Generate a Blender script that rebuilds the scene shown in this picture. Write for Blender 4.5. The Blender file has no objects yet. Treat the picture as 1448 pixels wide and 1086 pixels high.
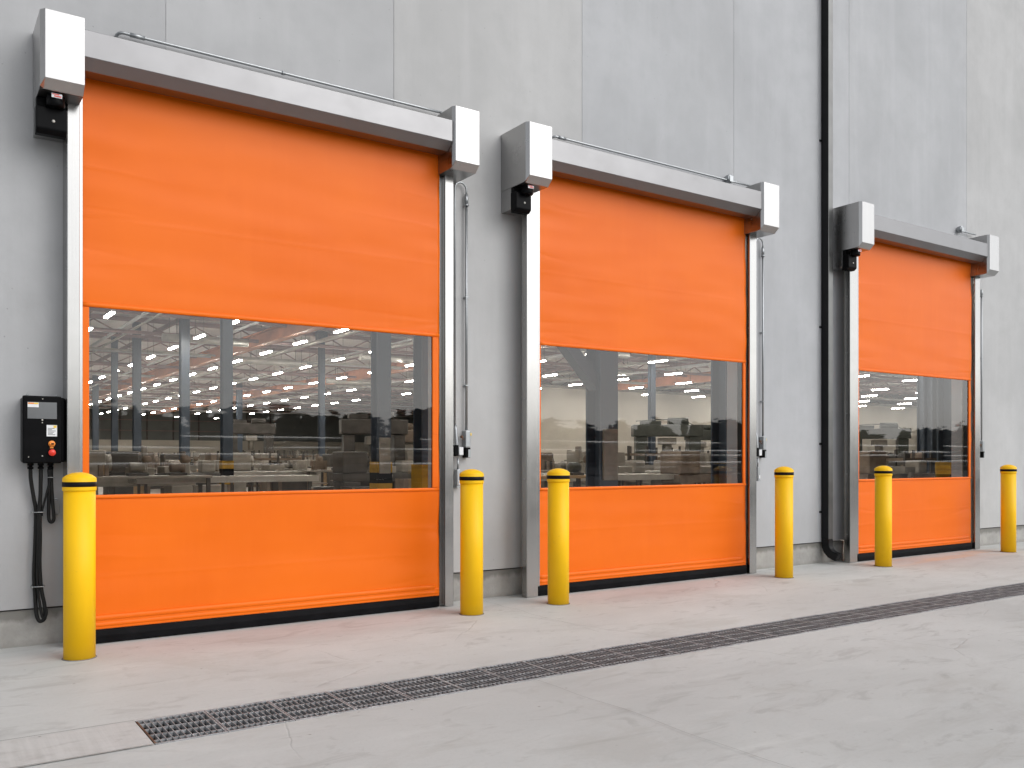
import bpy, bmesh, math, random
from mathutils import Vector, Matrix, noise
random.seed(7)
sc = bpy.context.scene
COL = sc.collection
R = math.radians

# ------------------------------------------------------------------ materials
def new_mat(name):
    m = bpy.data.materials.new(name); m.use_nodes = True
    nt = m.node_tree; nt.nodes.clear()
    out = nt.nodes.new('ShaderNodeOutputMaterial')
    return m, nt, out
def nd(nt, typ, ins=None, **props):
    n = nt.nodes.new(typ)
    for k, v in props.items(): setattr(n, k, v)
    if ins:
        for k, v in ins.items():
            s = n.inputs[k]
            if hasattr(v, 'is_output') or isinstance(v, bpy.types.NodeSocket): nt.links.new(v, s)
            else: s.default_value = v
    return n
def coords(nt, scale=(1,1,1), rot=(0,0,0), loc=(0,0,0)):
    g = nd(nt, 'ShaderNodeNewGeometry')
    return nd(nt, 'ShaderNodeMapping', {'Vector': g.outputs['Position'], 'Scale': scale, 'Rotation': rot, 'Location': loc}).outputs[0]
def noi(nt, vec, scale, detail=4, rough=.55, dist=0):
    return nd(nt, 'ShaderNodeTexNoise', {'Vector': vec, 'Scale': scale, 'Detail': detail, 'Roughness': rough, 'Distortion': dist}).outputs['Fac']
def ramp(nt, fac, stops):
    n = nd(nt, 'ShaderNodeValToRGB', {'Fac': fac}); e = n.color_ramp.elements
    while len(e) < len(stops): e.new(.5)
    for el, (p, c) in zip(e, stops):
        el.position = p; el.color = (c, c, c, 1) if isinstance(c, (int, float)) else (*c, 1)
    return n.outputs['Color']
def mixc(nt, fac, a, b, mode='MIX'):
    n = nd(nt, 'ShaderNodeMix', data_type='RGBA', blend_type=mode)
    for s, v in ((n.inputs[0], fac), (n.inputs[6], a), (n.inputs[7], b)):
        if isinstance(v, bpy.types.NodeSocket): nt.links.new(v, s)
        elif isinstance(v, (int, float)): s.default_value = v
        else: s.default_value = (*v, 1)
    return n.outputs[2]
def mth(nt, op, a, b=0.0, c=None):
    n = nd(nt, 'ShaderNodeMath', operation=op)
    for i, v in enumerate((a, b) if c is None else (a, b, c)):
        if isinstance(v, bpy.types.NodeSocket): nt.links.new(v, n.inputs[i])
        else: n.inputs[i].default_value = v
    return n.outputs[0]
def bump(nt, h, strength=.3, dist=.01):
    return nd(nt, 'ShaderNodeBump', {'Height': h, 'Strength': strength, 'Distance': dist}).outputs[0]
def bsdf(nt, out, **k):
    p = nd(nt, 'ShaderNodeBsdfPrincipled', {kk.replace('_', ' '): vv for kk, vv in k.items()})
    nt.links.new(p.outputs[0], out.inputs['Surface']); return p
def col(c): return (*c, 1)

def simple(name, c, rough=.5, metal=0., var=.12, scale=6., spec=.5, bump_s=.0, stretch=(1,1,1)):
    m, nt, out = new_mat(name)
    v = coords(nt, stretch)
    f = noi(nt, v, scale, 5)
    lo = tuple(x*(1-var) for x in c); hi = tuple(min(1, x*(1+var)) for x in c)
    cc = mixc(nt, ramp(nt, f, [(.3, 0.), (.7, 1.)]), lo, hi)
    rr = mth(nt, 'MULTIPLY_ADD', f, .16, rough-.08)
    k = dict(Base_Color=cc, Roughness=rr, Metallic=metal)
    k['Specular_IOR_Level'] = spec
    p = bsdf(nt, out, **k)
    if bump_s: nt.links.new(bump(nt, noi(nt, v, scale*9, 3), bump_s, .004), p.inputs['Normal'])
    return m

def concrete_wall(name, c):
    m, nt, out = new_mat(name)
    v = coords(nt); vs = coords(nt, (2.2, 1, .22)); vh = coords(nt, (.3, 1, 1.6))
    big = noi(nt, v, .7, 4, .5, .4); mid = noi(nt, v, 4.5, 6, .62); fine = noi(nt, v, 55, 4, .6)
    strk = noi(nt, vs, 2.4, 5, .6); hor = noi(nt, vh, 1.3, 4, .6)
    d = tuple(x*.90 for x in c); h = tuple(min(1, x*1.06) for x in c)
    cc = mixc(nt, ramp(nt, big, [(.32, 0.), (.68, 1.)]), d, h)
    cc = mixc(nt, mth(nt, 'MULTIPLY', ramp(nt, mid, [(.42, 0.), (.72, 1.)]), .34), cc, tuple(x*.84 for x in c))
    cc = mixc(nt, mth(nt, 'MULTIPLY', ramp(nt, strk, [(.5, 0.), (.70, 1.)]), .32), cc, (c[0]*1.12, c[1]*1.12, c[2]*1.12))
    st2 = noi(nt, coords(nt, (3.6, 1, .16), (0, 0, 0), (4, 0, 2)), 2.1, 5, .62)
    cc = mixc(nt, mth(nt, 'MULTIPLY', ramp(nt, st2, [(.55, 0.), (.72, 1.)]), .24), cc, tuple(x*.86 for x in c))
    cc = mixc(nt, mth(nt, 'MULTIPLY', ramp(nt, hor, [(.52, 0.), (.74, 1.)]), .18), cc, (c[0]*.88, c[1]*.885, c[2]*.89))
    sz = nd(nt, 'ShaderNodeSeparateXYZ', {'Vector': v}).outputs['Z']
    spl = mth(nt, 'ADD', sz, mth(nt, 'MULTIPLY', noi(nt, coords(nt, (2.4, 1, .5), (0, 0, 0), (1, 0, 3)), 2.2, 5, .62), -.9))
    cc = mixc(nt, mth(nt, 'MULTIPLY', ramp(nt, spl, [(.0, 1.), (.32, 0.)]), .22), cc, (c[0]*.68, c[1]*.665, c[2]*.64))
    blo = noi(nt, coords(nt, (1, 1, .8), (0, 0, 0), (6, 0, 1)), 1.5, 7, .68, .5)
    cc = mixc(nt, mth(nt, 'MULTIPLY', ramp(nt, blo, [(.52, 0.), (.66, 1.)]), .22), cc, (c[0]*.80, c[1]*.795, c[2]*.785))
    # pinholes left by air in the mould
    vor = nd(nt, 'ShaderNodeTexVoronoi', {'Vector': v, 'Scale': 7.5, 'Randomness': 1.}).outputs['Distance']
    hole = ramp(nt, vor, [(.018, 1.), (.05, 0.)])
    cc = mixc(nt, mth(nt, 'MULTIPLY', hole, .5), cc, tuple(x*.45 for x in c))
    p = bsdf(nt, out, Base_Color=cc, Roughness=mth(nt, 'MULTIPLY_ADD', mid, .25, .6))
    hgt = mth(nt, 'ADD', mth(nt, 'MULTIPLY', fine, .35), mth(nt, 'SUBTRACT', mth(nt, 'MULTIPLY', big, 2.), hole))
    nt.links.new(bump(nt, hgt, .22, .006), p.inputs['Normal'])
    return m

def concrete_plinth():
    m, nt, out = new_mat('rough_plinth_concrete')
    v = coords(nt); c = (.39, .38, .36)
    sep = nd(nt, 'ShaderNodeSeparateXYZ', {'Vector': v})
    mid = noi(nt, v, 5, 7, .65); fine = noi(nt, v, 60, 5, .65); big = noi(nt, v, 1.1, 3)
    cc = mixc(nt, ramp(nt, mid, [(.3, 0.), (.7, 1.)]), tuple(x*.72 for x in c), tuple(x*1.12 for x in c))
    cc = mixc(nt, mth(nt, 'MULTIPLY', ramp(nt, big, [(.45, 0.), (.6, 1.)]), .3), cc, (.30, .28, .25))
    # darker band below the top ledge, ragged lower edge
    edge_noise = noi(nt, coords(nt, (1, 1, .35)), 9, 5, .6)
    t = mth(nt, 'ADD', sep.outputs['Z'], mth(nt, 'MULTIPLY', edge_noise, .16))
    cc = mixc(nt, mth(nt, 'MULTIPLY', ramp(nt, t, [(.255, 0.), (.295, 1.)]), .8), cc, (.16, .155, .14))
    cc = mixc(nt, mth(nt, 'MULTIPLY', ramp(nt, mth(nt, 'ADD', sep.outputs['Z'], mth(nt, 'MULTIPLY', mid, .06)), [(.035, 1.), (.08, 0.)]), .4), cc, (.20, .19, .17))
    p = bsdf(nt, out, Base_Color=cc, Roughness=.85)
    nt.links.new(bump(nt, mth(nt, 'ADD', fine, mth(nt, 'MULTIPLY', mid, 1.5)), .5, .008), p.inputs['Normal'])
    return m

def ground_mat(name, c, broom=False):
    m, nt, out = new_mat(name)
    v = coords(nt); sw = coords(nt, (.33, 1.1, 1), (0, 0, R(-7))); sep = nd(nt, 'ShaderNodeSeparateXYZ', {'Vector': v})
    big = noi(nt, v, .38, 5, .55, .5); mid = noi(nt, v, 2.3, 6, .62, .3); fine = noi(nt, v, 42, 5, .62)
    sm = noi(nt, sw, 1.9, 6, .66, .8); sm2 = noi(nt, coords(nt, (.55, 1.3, 1), (0, 0, R(12)), (7, 3, 0)), 4.2, 5, .62, 1.2)
    cc = mixc(nt, ramp(nt, big, [(.32, 0.), (.68, 1.)]), tuple(x*.86 for x in c), tuple(x*1.08 for x in c))
    cc = mixc(nt, mth(nt, 'MULTIPLY', ramp(nt, mid, [(.4, 0.), (.72, 1.)]), .22), cc, (c[0]*.82, c[1]*.80, c[2]*.77))
    cc = mixc(nt, mth(nt, 'MULTIPLY', ramp(nt, sm, [(.54, 0.), (.70, 1.)]), .36), cc, (c[0]*.66, c[1]*.64, c[2]*.62))
    cc = mixc(nt, mth(nt, 'MULTIPLY', ramp(nt, sm2, [(.56, 0.), (.67, 1.)]), .42), cc, (c[0]*.60, c[1]*.58, c[2]*.57))
    lt = noi(nt, coords(nt, (.4, 1.6, 1), (0, 0, R(-20)), (3, 9, 0)), 2.6, 5, .6, .6)
    cc = mixc(nt, mth(nt, 'MULTIPLY', ramp(nt, lt, [(.56, 0.), (.74, 1.)]), .35), cc, (c[0]*1.16, c[1]*1.16, c[2]*1.15))
    pat = noi(nt, coords(nt, (.8, 1.2, 1), (0, 0, R(20)), (11, 5, 0)), 1.15, 7, .7, .5)
    cc = mixc(nt, mth(nt, 'MULTIPLY', ramp(nt, pat, [(.54, 0.), (.63, 1.)]), .30), cc, (c[0]*.70, c[1]*.67, c[2]*.63))
    blot = mth(nt, 'MULTIPLY', ramp(nt, noi(nt, coords(nt, (1, 1.6, 1), (0, 0, R(-12)), (2, 8, 0)), 5.5, 6, .7, .4), [(.60, 0.), (.68, 1.)]), ramp(nt, noi(nt, v, .9, 2), [(.48, 0.), (.58, 1.)]))
    cc = mixc(nt, mth(nt, 'MULTIPLY', blot, .45), cc, (c[0]*.48, c[1]*.46, c[2]*.44))
    # tiny dark specks and grit
    vor = nd(nt, 'ShaderNodeTexVoronoi', {'Vector': v, 'Scale': 4.2}).outputs['Distance']
    spk = ramp(nt, vor, [(.020, 1.), (.045, 0.)])
    cc = mixc(nt, mth(nt, 'MULTIPLY', spk, .55), cc, (.13, .11, .09))
    cc = mixc(nt, mth(nt, 'MULTIPLY', ramp(nt, fine, [(.35, 1.), (.5, 0.)]), .16), cc, tuple(x*.7 for x in c))
    # hairline cracks
    cv = mixc(nt, .16, v, nd(nt, 'ShaderNodeTexNoise', {'Vector': v, 'Scale': 1.4, 'Detail': 5}).outputs['Color'])
    ve = nd(nt, 'ShaderNodeTexVoronoi', {'Vector': cv, 'Scale': .62}, feature='DISTANCE_TO_EDGE').outputs['Distance']
    crk = mth(nt, 'MULTIPLY', ramp(nt, ve, [(.0, 1.), (.0035, 0.)]), ramp(nt, noi(nt, v, .8, 3), [(.52, 0.), (.6, 1.)]))
    cc = mixc(nt, mth(nt, 'MULTIPLY', crk, .22), cc, tuple(x*.4 for x in c))
    # worn orange paint dust in front of the far door
    px = mth(nt, 'ABSOLUTE', mth(nt, 'SUBTRACT', sep.outputs['X'], 11.2)); py = mth(nt, 'ABSOLUTE', mth(nt, 'SUBTRACT', sep.outputs['Y'], 6.42))
    mk = mth(nt, 'MULTIPLY', ramp(nt, mth(nt, 'DIVIDE', px, 10), [(.12, 1.), (.19, 0.)]), ramp(nt, py, [(.12, 1.), (.36, 0.)]))
    ed = noi(nt, coords(nt, (.5, 2.6, 1)), 1.6, 4, .6)
    cc = mixc(nt, mth(nt, 'MULTIPLY', mth(nt, 'MULTIPLY', mk, ramp(nt, ed, [(.45, 0.), (.62, 1.)])), .40), cc, (.62, .36, .17))
    hgt = mth(nt, 'ADD', mth(nt, 'MULTIPLY', fine, .4), mth(nt, 'SUBTRACT', mid, mth(nt, 'MULTIPLY', crk, 2.)))
    if broom:
        w = noi(nt, coords(nt, (26, 1.1, 1)), 1., 3)
        cc = mixc(nt, mth(nt, 'MULTIPLY', ramp(nt, w, [(.42, 0.), (.62, 1.)]), .26), cc, (c[0]*1.22, c[1]*1.22, c[2]*1.22))
        hgt = mth(nt, 'ADD', hgt, w)
    p = bsdf(nt, out, Base_Color=cc, Roughness=mth(nt, 'MULTIPLY_ADD', mid, .25, .58))
    nt.links.new(bump(nt, hgt, .22, .006), p.inputs['Normal'])
    return m

def steel(name, c=(.62, .61, .60), rough=.27, stretch=(70, 70, .6), var=.07, metal=1.):
    m, nt, out = new_mat(name)
    b = noi(nt, coords(nt, stretch), 4, 4, .6); s = noi(nt, coords(nt), 3.5, 5, .6); sp = noi(nt, coords(nt), 14, 4, .6)
    cc = mixc(nt, b, tuple(x*(1-var) for x in c), tuple(min(1, x*(1+var)) for x in c))
    cc = mixc(nt, mth(nt, 'MULTIPLY', ramp(nt, s, [(.5, 0.), (.72, 1.)]), .10), cc, (c[0]*.86, c[1]*.84, c[2]*.81))
    rr = mth(nt, 'MULTIPLY_ADD', s, .16, rough-.06); rr = mth(nt, 'MULTIPLY_ADD', b, .10, mth(nt, 'SUBTRACT', rr, .05))
    p = bsdf(nt, out, Base_Color=cc, Metallic=metal, Roughness=rr)
    nt.links.new(bump(nt, mth(nt, 'ADD', mth(nt, 'MULTIPLY', b, .12), mth(nt, 'MULTIPLY', s, 1.2)), .05, .004), p.inputs['Normal'])
    return m

def orange_pvc():
    m, nt, out = new_mat('orange_pvc')
    v = coords(nt); c = (.90, .165, .012)
    big = noi(nt, v, 1.1, 3); hor = noi(nt, coords(nt, (.55, 1, 3.4)), 1.5, 5, .55, .6); fine = noi(nt, v, 260, 2)
    ver = noi(nt, coords(nt, (5, 1, .5)), 1.6, 4, .6)
    cc = mixc(nt, ramp(nt, big, [(.3, 0.), (.7, 1.)]), (.785, .138, .002), (.835, .157, .003))
    cc = mixc(nt, mth(nt, 'MULTIPLY', ramp(nt, ver, [(.52, 0.), (.7, 1.)]), .10), cc, (.92, .19, .012))
    cc = mixc(nt, mth(nt, 'MULTIPLY', ramp(nt, noi(nt, coords(nt, (.5, 1, 1.2)), 3.4, 6, .68), [(.6, 0.), (.8, 1.)]), .12), cc, (.68, .115, .012))
    p = bsdf(nt, out, Base_Color=cc, Roughness=mth(nt, 'MULTIPLY_ADD', hor, .08, .36), Specular_IOR_Level=.24)
    nt.links.new(bump(nt, mth(nt, 'ADD', mth(nt, 'MULTIPLY', big, 2.4), mth(nt, 'MULTIPLY', fine, .02)), .12, .02), p.inputs['Normal'])
    return m

def vinyl():
    m, nt, out = new_mat('clear_vinyl')
    g = nd(nt, 'ShaderNodeNewGeometry')
    ior = mth(nt, 'MULTIPLY_ADD', g.outputs['Backfacing'], -.833, 1.5)
    wav = noi(nt, coords(nt, (.9, 1, 2.6)), 1.7, 3, .45)
    nrm = bump(nt, wav, .10, .012)
    fr = nd(nt, 'ShaderNodeFresnel', {'IOR': ior, 'Normal': nrm}).outputs[0]
    fac = mth(nt, 'MINIMUM', mth(nt, 'MULTIPLY', fr, 1.15), 1.)
    tr = nd(nt, 'ShaderNodeBsdfTransparent', {'Color': (.86, .88, .89, 1)})
    gl = nd(nt, 'ShaderNodeBsdfGlossy', {'Color': (1, 1, 1, 1), 'Roughness': .015, 'Normal': nrm})
    mx = nd(nt, 'ShaderNodeMixShader', {0: fac, 1: tr.outputs[0], 2: gl.outputs[0]})
    nt.links.new(mx.outputs[0], out.inputs['Surface'])
    return m

def emit(name, c, s):
    m, nt, out = new_mat(name)
    e = nd(nt, 'ShaderNodeEmission', {'Color': col(c), 'Strength': s}); nt.links.new(e.outputs[0], out.inputs['Surface']); return m

def yellow_paint():
    m, nt, out = new_mat('yellow_bollard_paint')
    v = coords(nt); a = noi(nt, v, 3.2, 4); b = noi(nt, coords(nt, (1, 1, .3)), 13, 5, .65); s = noi(nt, v, 34, 5, .7)
    sep = nd(nt, 'ShaderNodeSeparateXYZ', {'Vector': v})
    cc = mixc(nt, a, (.88, .50, .002), (.93, .54, .004))
    cc = mixc(nt, mth(nt, 'MULTIPLY', ramp(nt, b, [(.57, 0.), (.75, 1.)]), .12), cc, (.62, .35, .01))
    low = ramp(nt, mth(nt, 'ADD', sep.outputs['Z'], mth(nt, 'MULTIPLY', b, .12)), [(.05, 1.), (.16, 0.)])
    cc = mixc(nt, mth(nt, 'MULTIPLY', low, .12), cc, (.36, .27, .12))
    cc = mixc(nt, mth(nt, 'MULTIPLY', ramp(nt, s, [(.655, 0.), (.70, 1.)]), .4), cc, (.36, .23, .05))
    p = bsdf(nt, out, Base_Color=cc, Roughness=mth(nt, 'MULTIPLY_ADD', a, .2, .40), Specular_IOR_Level=.3)
    nt.links.new(bump(nt, noi(nt, v, 90, 3), .08, .002), p.inputs['Normal'])
    return m

def leaf_mat():
    m, nt, out = new_mat('dark_tree_foliage')
    f = noi(nt, coords(nt), .35, 4)
    cc = mixc(nt, ramp(nt, f, [(.35, 0.), (.65, 1.)]), (.022, .032, .018), (.05, .06, .03))
    bsdf(nt, out, Base_Color=cc, Roughness=.8); return m

M = {}
TINTS = [(.400, .402, .408), (.438, .440, .445), (.458, .456, .453), (.446, .447, .452), (.438, .444, .456), (.436, .443, .457), (.456, .455, .453)]
for i, t in enumerate(TINTS): M['wall%d' % i] = concrete_wall('precast_concrete_tint_%d' % i, t)
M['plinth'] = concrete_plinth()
M['ground'] = ground_mat('yard_concrete', (.525, .530, .518))
M['strip'] = ground_mat('broomed_concrete', (.52, .512, .498), True)
M['asphalt'] = simple('asphalt', (.055, .055, .056), .9, 0, .3, 3)
M['joint'] = simple('joint_filler', (.17, .165, .155), .9, 0, .2, 20)
M['sealant'] = simple('grey_sealant', (.42, .42, .425), .8, 0, .15, 12)
M['steel'] = steel('brushed_stainless', (.41, .405, .395), .21)
M['housing'] = steel('brushed_housing_steel', (.43, .425, .42), .28, (70, 70, .6), .12)
M['header'] = steel('satin_header_aluminium', (.235, .233, .237), .38, (.5, 60, 60), .03, 1.)
M['zinc'] = steel('galvanised_steel', (.37, .385, .395), .40, (6, 6, 6), .16)
M['orange'] = orange_pvc()
M['vinyl'] = vinyl()
M['rubber'] = simple('black_rubber', (.006, .006, .007), .6, 0, .35, 8, .08, .1)
M['void'] = simple('black_guide_lining', (.012, .012, .012), .8, 0, .2, 8)
M['black'] = simple('black_plastic', (.0045, .0045, .005), .34, 0, .25, 9, .06, .02)
M['blackpaint'] = simple('black_powder_coat', (.008, .008, .009), .45, 0, .3, 5, .22)
M['spoutface'] = simple('spout_sheen_grey', (.15, .15, .147), .32, .9, .12, 5)  # grey copy of the black coat, with the sky's sheen in its colour
M['cable'] = simple('black_cable', (.008, .008, .008), .5, 0, .2, 30, .25)
M['yellow'] = yellow_paint()
M['band'] = simple('black_band', (.006, .006, .007), .5, 0, .2, 10, .12)
M['screen'] = simple('grey_display', (.13, .135, .14), .18, 0, .08, 4)
M['sticker'] = simple('white_sticker', (.72, .73, .74), .5, 0, .05, 30)
M['stickery'] = simple('yellow_sticker', (.80, .55, .06), .5, 0, .05, 30)
M['stickero'] = simple('orange_sticker', (.80, .26, .03), .5, 0, .05, 30)
M['red'] = simple('red_button_plastic', (.70, .035, .018), .35, 0, .1, 20)
M['grate'] = simple('cast_iron_grate', (.30, .306, .315), .55, .3, .4, 14, .4, .3)
M['rust'] = simple('rusty_iron', (.16, .085, .055), .8, .2, .4, 18, .4, .3)
M['pit'] = simple('drain_channel', (.03, .028, .026), .9, 0, .3, 10)
M['leaf'] = leaf_mat()
M['bark'] = simple('dark_bark', (.05, .04, .03), .9)
# interior
M['ifloor'] = simple('hall_floor', (.34, .305, .265), .35, 0, .25, .5)
M['deck'] = simple('roof_deck', (.70, .645, .63), .6, 0, .12, .6)
M['iwall'] = simple('cream_wall', (.60, .56, .49), .8, 0, .1, .25)
M['iwalld'] = simple('grey_green_cladding', (.16, .17, .165), .7, 0, .15, .3)
M['colsteel'] = simple('blue_grey_column_paint', (.062, .080, .108), .45, 0, .12, 1.5)
M['orangebeam'] = simple('orange_crane_paint', (.50, .20, .10), .5, 0, .2, 1.)
M['primer'] = simple('red_primer', (.27, .18, .175), .6, 0, .2, 1.)
M['lamp'] = emit('led_tube', (1, .94, .84), 70.)
M['lampbody'] = simple('lamp_housing', (.55, .55, .55), .5)
M['guard'] = simple('worn_yellow_guard', (.36, .20, .012), .6, 0, .3, 4)
M['mdark'] = simple('dark_machine_paint', (.075, .067, .06), .5, .1, .35, 2.5)
M['mbrown'] = simple('brown_machine_paint', (.19, .145, .11), .55, .1, .3, 3)
M['mgrey'] = simple('grey_machine_paint', (.28, .255, .22), .5, .1, .2, 3)
M['mgreen'] = simple('green_machine_paint', (.065, .07, .06), .5, .1, .2, 3)
M['wood'] = simple('crate_wood', (.36, .24, .13), .8, 0, .3, 4)
M['card'] = simple('brown_cardboard', (.40, .28, .17), .85, 0, .2, 3)
M['bright'] = simple('bright_sheet_metal', (.46, .44, .40), .4, .4, .15, 3)

# ------------------------------------------------------------------ mesh building
class MB:
    def __init__(s): s.bm = bmesh.new(); s.mi = 0
    def _fin(s, geom_faces, smooth=False):
        for f in geom_faces: f.material_index = s.mi; f.smooth = smooth
    def box(s, a, b, bev=0., seg=2, mi=None):
        if mi is not None: s.mi = mi
        t = bmesh.new()
        bmesh.ops.create_cube(t, size=1)
        c = [(a[i]+b[i])/2 for i in range(3)]; d = [abs(b[i]-a[i]) for i in range(3)]
        for v in t.verts: v.co = Vector((c[i]+v.co[i]*d[i] for i in range(3)))
        if bev: bmesh.ops.bevel(t, geom=list(t.edges), offset=min(bev, min(d)*.45), segments=seg, profile=.5, affect='EDGES')
        s._merge(t); return s
    def _merge(s, t, smooth=False):
        mp = {v: s.bm.verts.new(v.co) for v in t.verts}
        for f in t.faces:
            try:
                nf = s.bm.faces.new([mp[v] for v in f.verts]); nf.material_index = s.mi; nf.smooth = smooth or f.smooth
            except ValueError: pass
        t.free()
    def prism(s, pts, axis, lo, hi, bev=0., mi=None):
        """pts: 2-D outline; extruded along axis (0: pts=(y,z), 1: pts=(x,z), 2: pts=(x,y))"""
        if mi is not None: s.mi = mi
        t = bmesh.new()
        def P(p, h):
            return {0: (h, p[0], p[1]), 1: (p[0], h, p[1]), 2: (p[0], p[1], h)}[axis]
        lv = [t.verts.new(P(p, lo)) for p in pts]; hv = [t.verts.new(P(p, hi)) for p in pts]
        n = len(pts)
        t.faces.new(lv); t.faces.new(hv[::-1])
        for i in range(n): t.faces.new((lv[i], hv[i], hv[(i+1) % n], lv[(i+1) % n]))
        bmesh.ops.recalc_face_normals(t, faces=t.faces)
        if bev: bmesh.ops.bevel(t, geom=list(t.edges), offset=bev, segments=2, profile=.5, affect='EDGES')
        s._merge(t); return s
    def lathe(s, prof, c=(0, 0, 0), n=40, mi=None, axis=2):
        """prof: list of (r, h) from bottom to top"""
        if mi is not None: s.mi = mi
        t = bmesh.new(); rings = []
        for r, h in prof:
            if r < 1e-5: rings.append([t.verts.new((0, 0, h))])
            else: rings.append([t.verts.new((r*math.cos(2*math.pi*k/n), r*math.sin(2*math.pi*k/n), h)) for k in range(n)])
        for A, B in zip(rings, rings[1:]):
            for k in range(n):
                q = [A[k % len(A)], A[(k+1) % len(A)], B[(k+1) % len(B)], B[k % len(B)]]
                u = []
                for v in q:
                    if v not in u: u.append(v)
                if len(u) > 2:
                    f = t.faces.new(u); f.smooth = True
        if len(rings[0]) > 2: t.faces.new(rings[0][::-1])
        if len(rings[-1]) > 2: t.faces.new(rings[-1])
        for v in t.verts:
            x, y, z = v.co
            if axis == 1: v.co = (x, -z, y)
            elif axis == 0: v.co = (z, y, x)
            v.co += Vector(c)
        bmesh.ops.recalc_face_normals(t, faces=t.faces)
        s._merge(t); return s
    def tube(s, path, r, n=10, mi=None, cap=True):
        if mi is not None: s.mi = mi
        t = bmesh.new(); P = [Vector(p) for p in path]; rings = []
        up = None
        for i, p in enumerate(P):
            d = (P[min(i+1, len(P)-1)]-P[max(i-1, 0)]).normalized()
            if up is None:
                up = Vector((0, 1, 0)) if abs(d.y) < .8 else Vector((0, 0, 1))
            a = d.cross(up).normalized(); b = a.cross(d).normalized(); up = b
            rr = r[i] if isinstance(r, (list, tuple)) else r
            rings.append([t.verts.new(p+a*rr*math.cos(2*math.pi*k/n)+b*rr*math.sin(2*math.pi*k/n)) for k in range(n)])
        for A, B in zip(rings, rings[1:]):
            for k in range(n):
                f = t.faces.new((A[k], A[(k+1) % n], B[(k+1) % n], B[k])); f.smooth = True
        if cap: t.faces.new(rings[0][::-1]); t.faces.new(rings[-1])
        bmesh.ops.recalc_face_normals(t, faces=t.faces)
        s._merge(t); return s

ORG = {}
def obj(name, mb, mats, parent=None, base=None):
    """link a mesh built in world coordinates; its origin is its thing's base"""
    if not isinstance(mats, (list, tuple)): mats = [mats]
    o3 = Vector(ORG[parent]) if parent is not None else Vector(base or (0, 0, 0))
    me = bpy.data.meshes.new(name)
    bm = mb.bm if isinstance(mb, MB) else mb
    for v in bm.verts: v.co -= o3
    bm.to_mesh(me); bm.free()
    for m in mats: me.materials.append(M[m])
    o = bpy.data.objects.new(name, me); COL.objects.link(o)
    if parent is not None: o.parent = parent
    else: o.location = o3
    ORG[o] = tuple(o3)
    return o
def each(name, mb, mats, parent):
    """every loose piece of the mesh as a part of its own"""
    bm = mb.bm; left = set(bm.verts)
    while left:
        st = [left.pop()]; isl = set(st)
        while st:
            for e in st.pop().link_edges:
                for v in e.verts:
                    if v in left: left.discard(v); isl.add(v); st.append(v)
        n = MB(); mp = {v: n.bm.verts.new(v.co) for v in isl}
        for f in {f for v in isl for f in v.link_faces}:
            q = n.bm.faces.new([mp[v] for v in f.verts]); q.material_index = f.material_index; q.smooth = f.smooth
        obj(name, n, mats, parent)
    bm.free()
def thing(name, label, cat, base, group=None):
    o = bpy.data.objects.new(name, None); COL.objects.link(o); o.empty_display_size = .1
    o.location = base; ORG[o] = tuple(base)
    return tag(o, label, cat, group)
def tag(o, label, cat, group=None):
    o['label'] = label; o['category'] = cat; o['kind'] = 'thing'
    if group: o['group'] = group
    return o
def structure(o): o['kind'] = 'structure'; return o
def stuff(o): o['kind'] = 'stuff'; return o
def copy_thing(src, loc, label=None):
    r = src.copy(); COL.objects.link(r); r.location = loc
    if label: r['label'] = label
    ORG[r] = tuple(loc)
    for ch in list(src.children):
        c = ch.copy(); COL.objects.link(c); c.parent = r
        for g in list(ch.children):
            d = g.copy(); COL.objects.link(d); d.parent = c
    return r
def arc(c, r, a0, a1, n, plane='xz'):
    out = []
    for i in range(n+1):
        a = R(a0+(a1-a0)*i/n); u, w = r*math.cos(a), r*math.sin(a)
        out.append((c[0]+u, c[1], c[2]+w) if plane == 'xz' else ((c[0], c[1]+u, c[2]+w) if plane == 'yz' else (c[0]+u, c[1]+w, c[2])))
    return out
def cell_sheet(xs, zs, keep, P):
    """quads on a rectangular lattice, skipping cells where keep() is false"""
    bm = bmesh.new(); V = {}
    def v(i, j):
        if (i, j) not in V: V[(i, j)] = bm.verts.new(P(xs[i], zs[j]))
        return V[(i, j)]
    for i in range(len(xs)-1):
        for j in range(len(zs)-1):
            if keep((xs[i]+xs[i+1])/2, (zs[j]+zs[j+1])/2):
                f = bm.faces.new((v(i, j), v(i+1, j), v(i+1, j+1), v(i, j+1)))
    return bm
def thicken(bm, d):
    """extrude a whole sheet by vector d to give it its real thickness"""
    r = bmesh.ops.extrude_face_region(bm, geom=list(bm.faces))
    bmesh.ops.translate(bm, vec=d, verts=[e for e in r['geom'] if isinstance(e, bmesh.types.BMVert)])
    bmesh.ops.recalc_face_normals(bm, faces=bm.faces)
    return bm

WY = 6.935            # outer face of the precast panels
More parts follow.
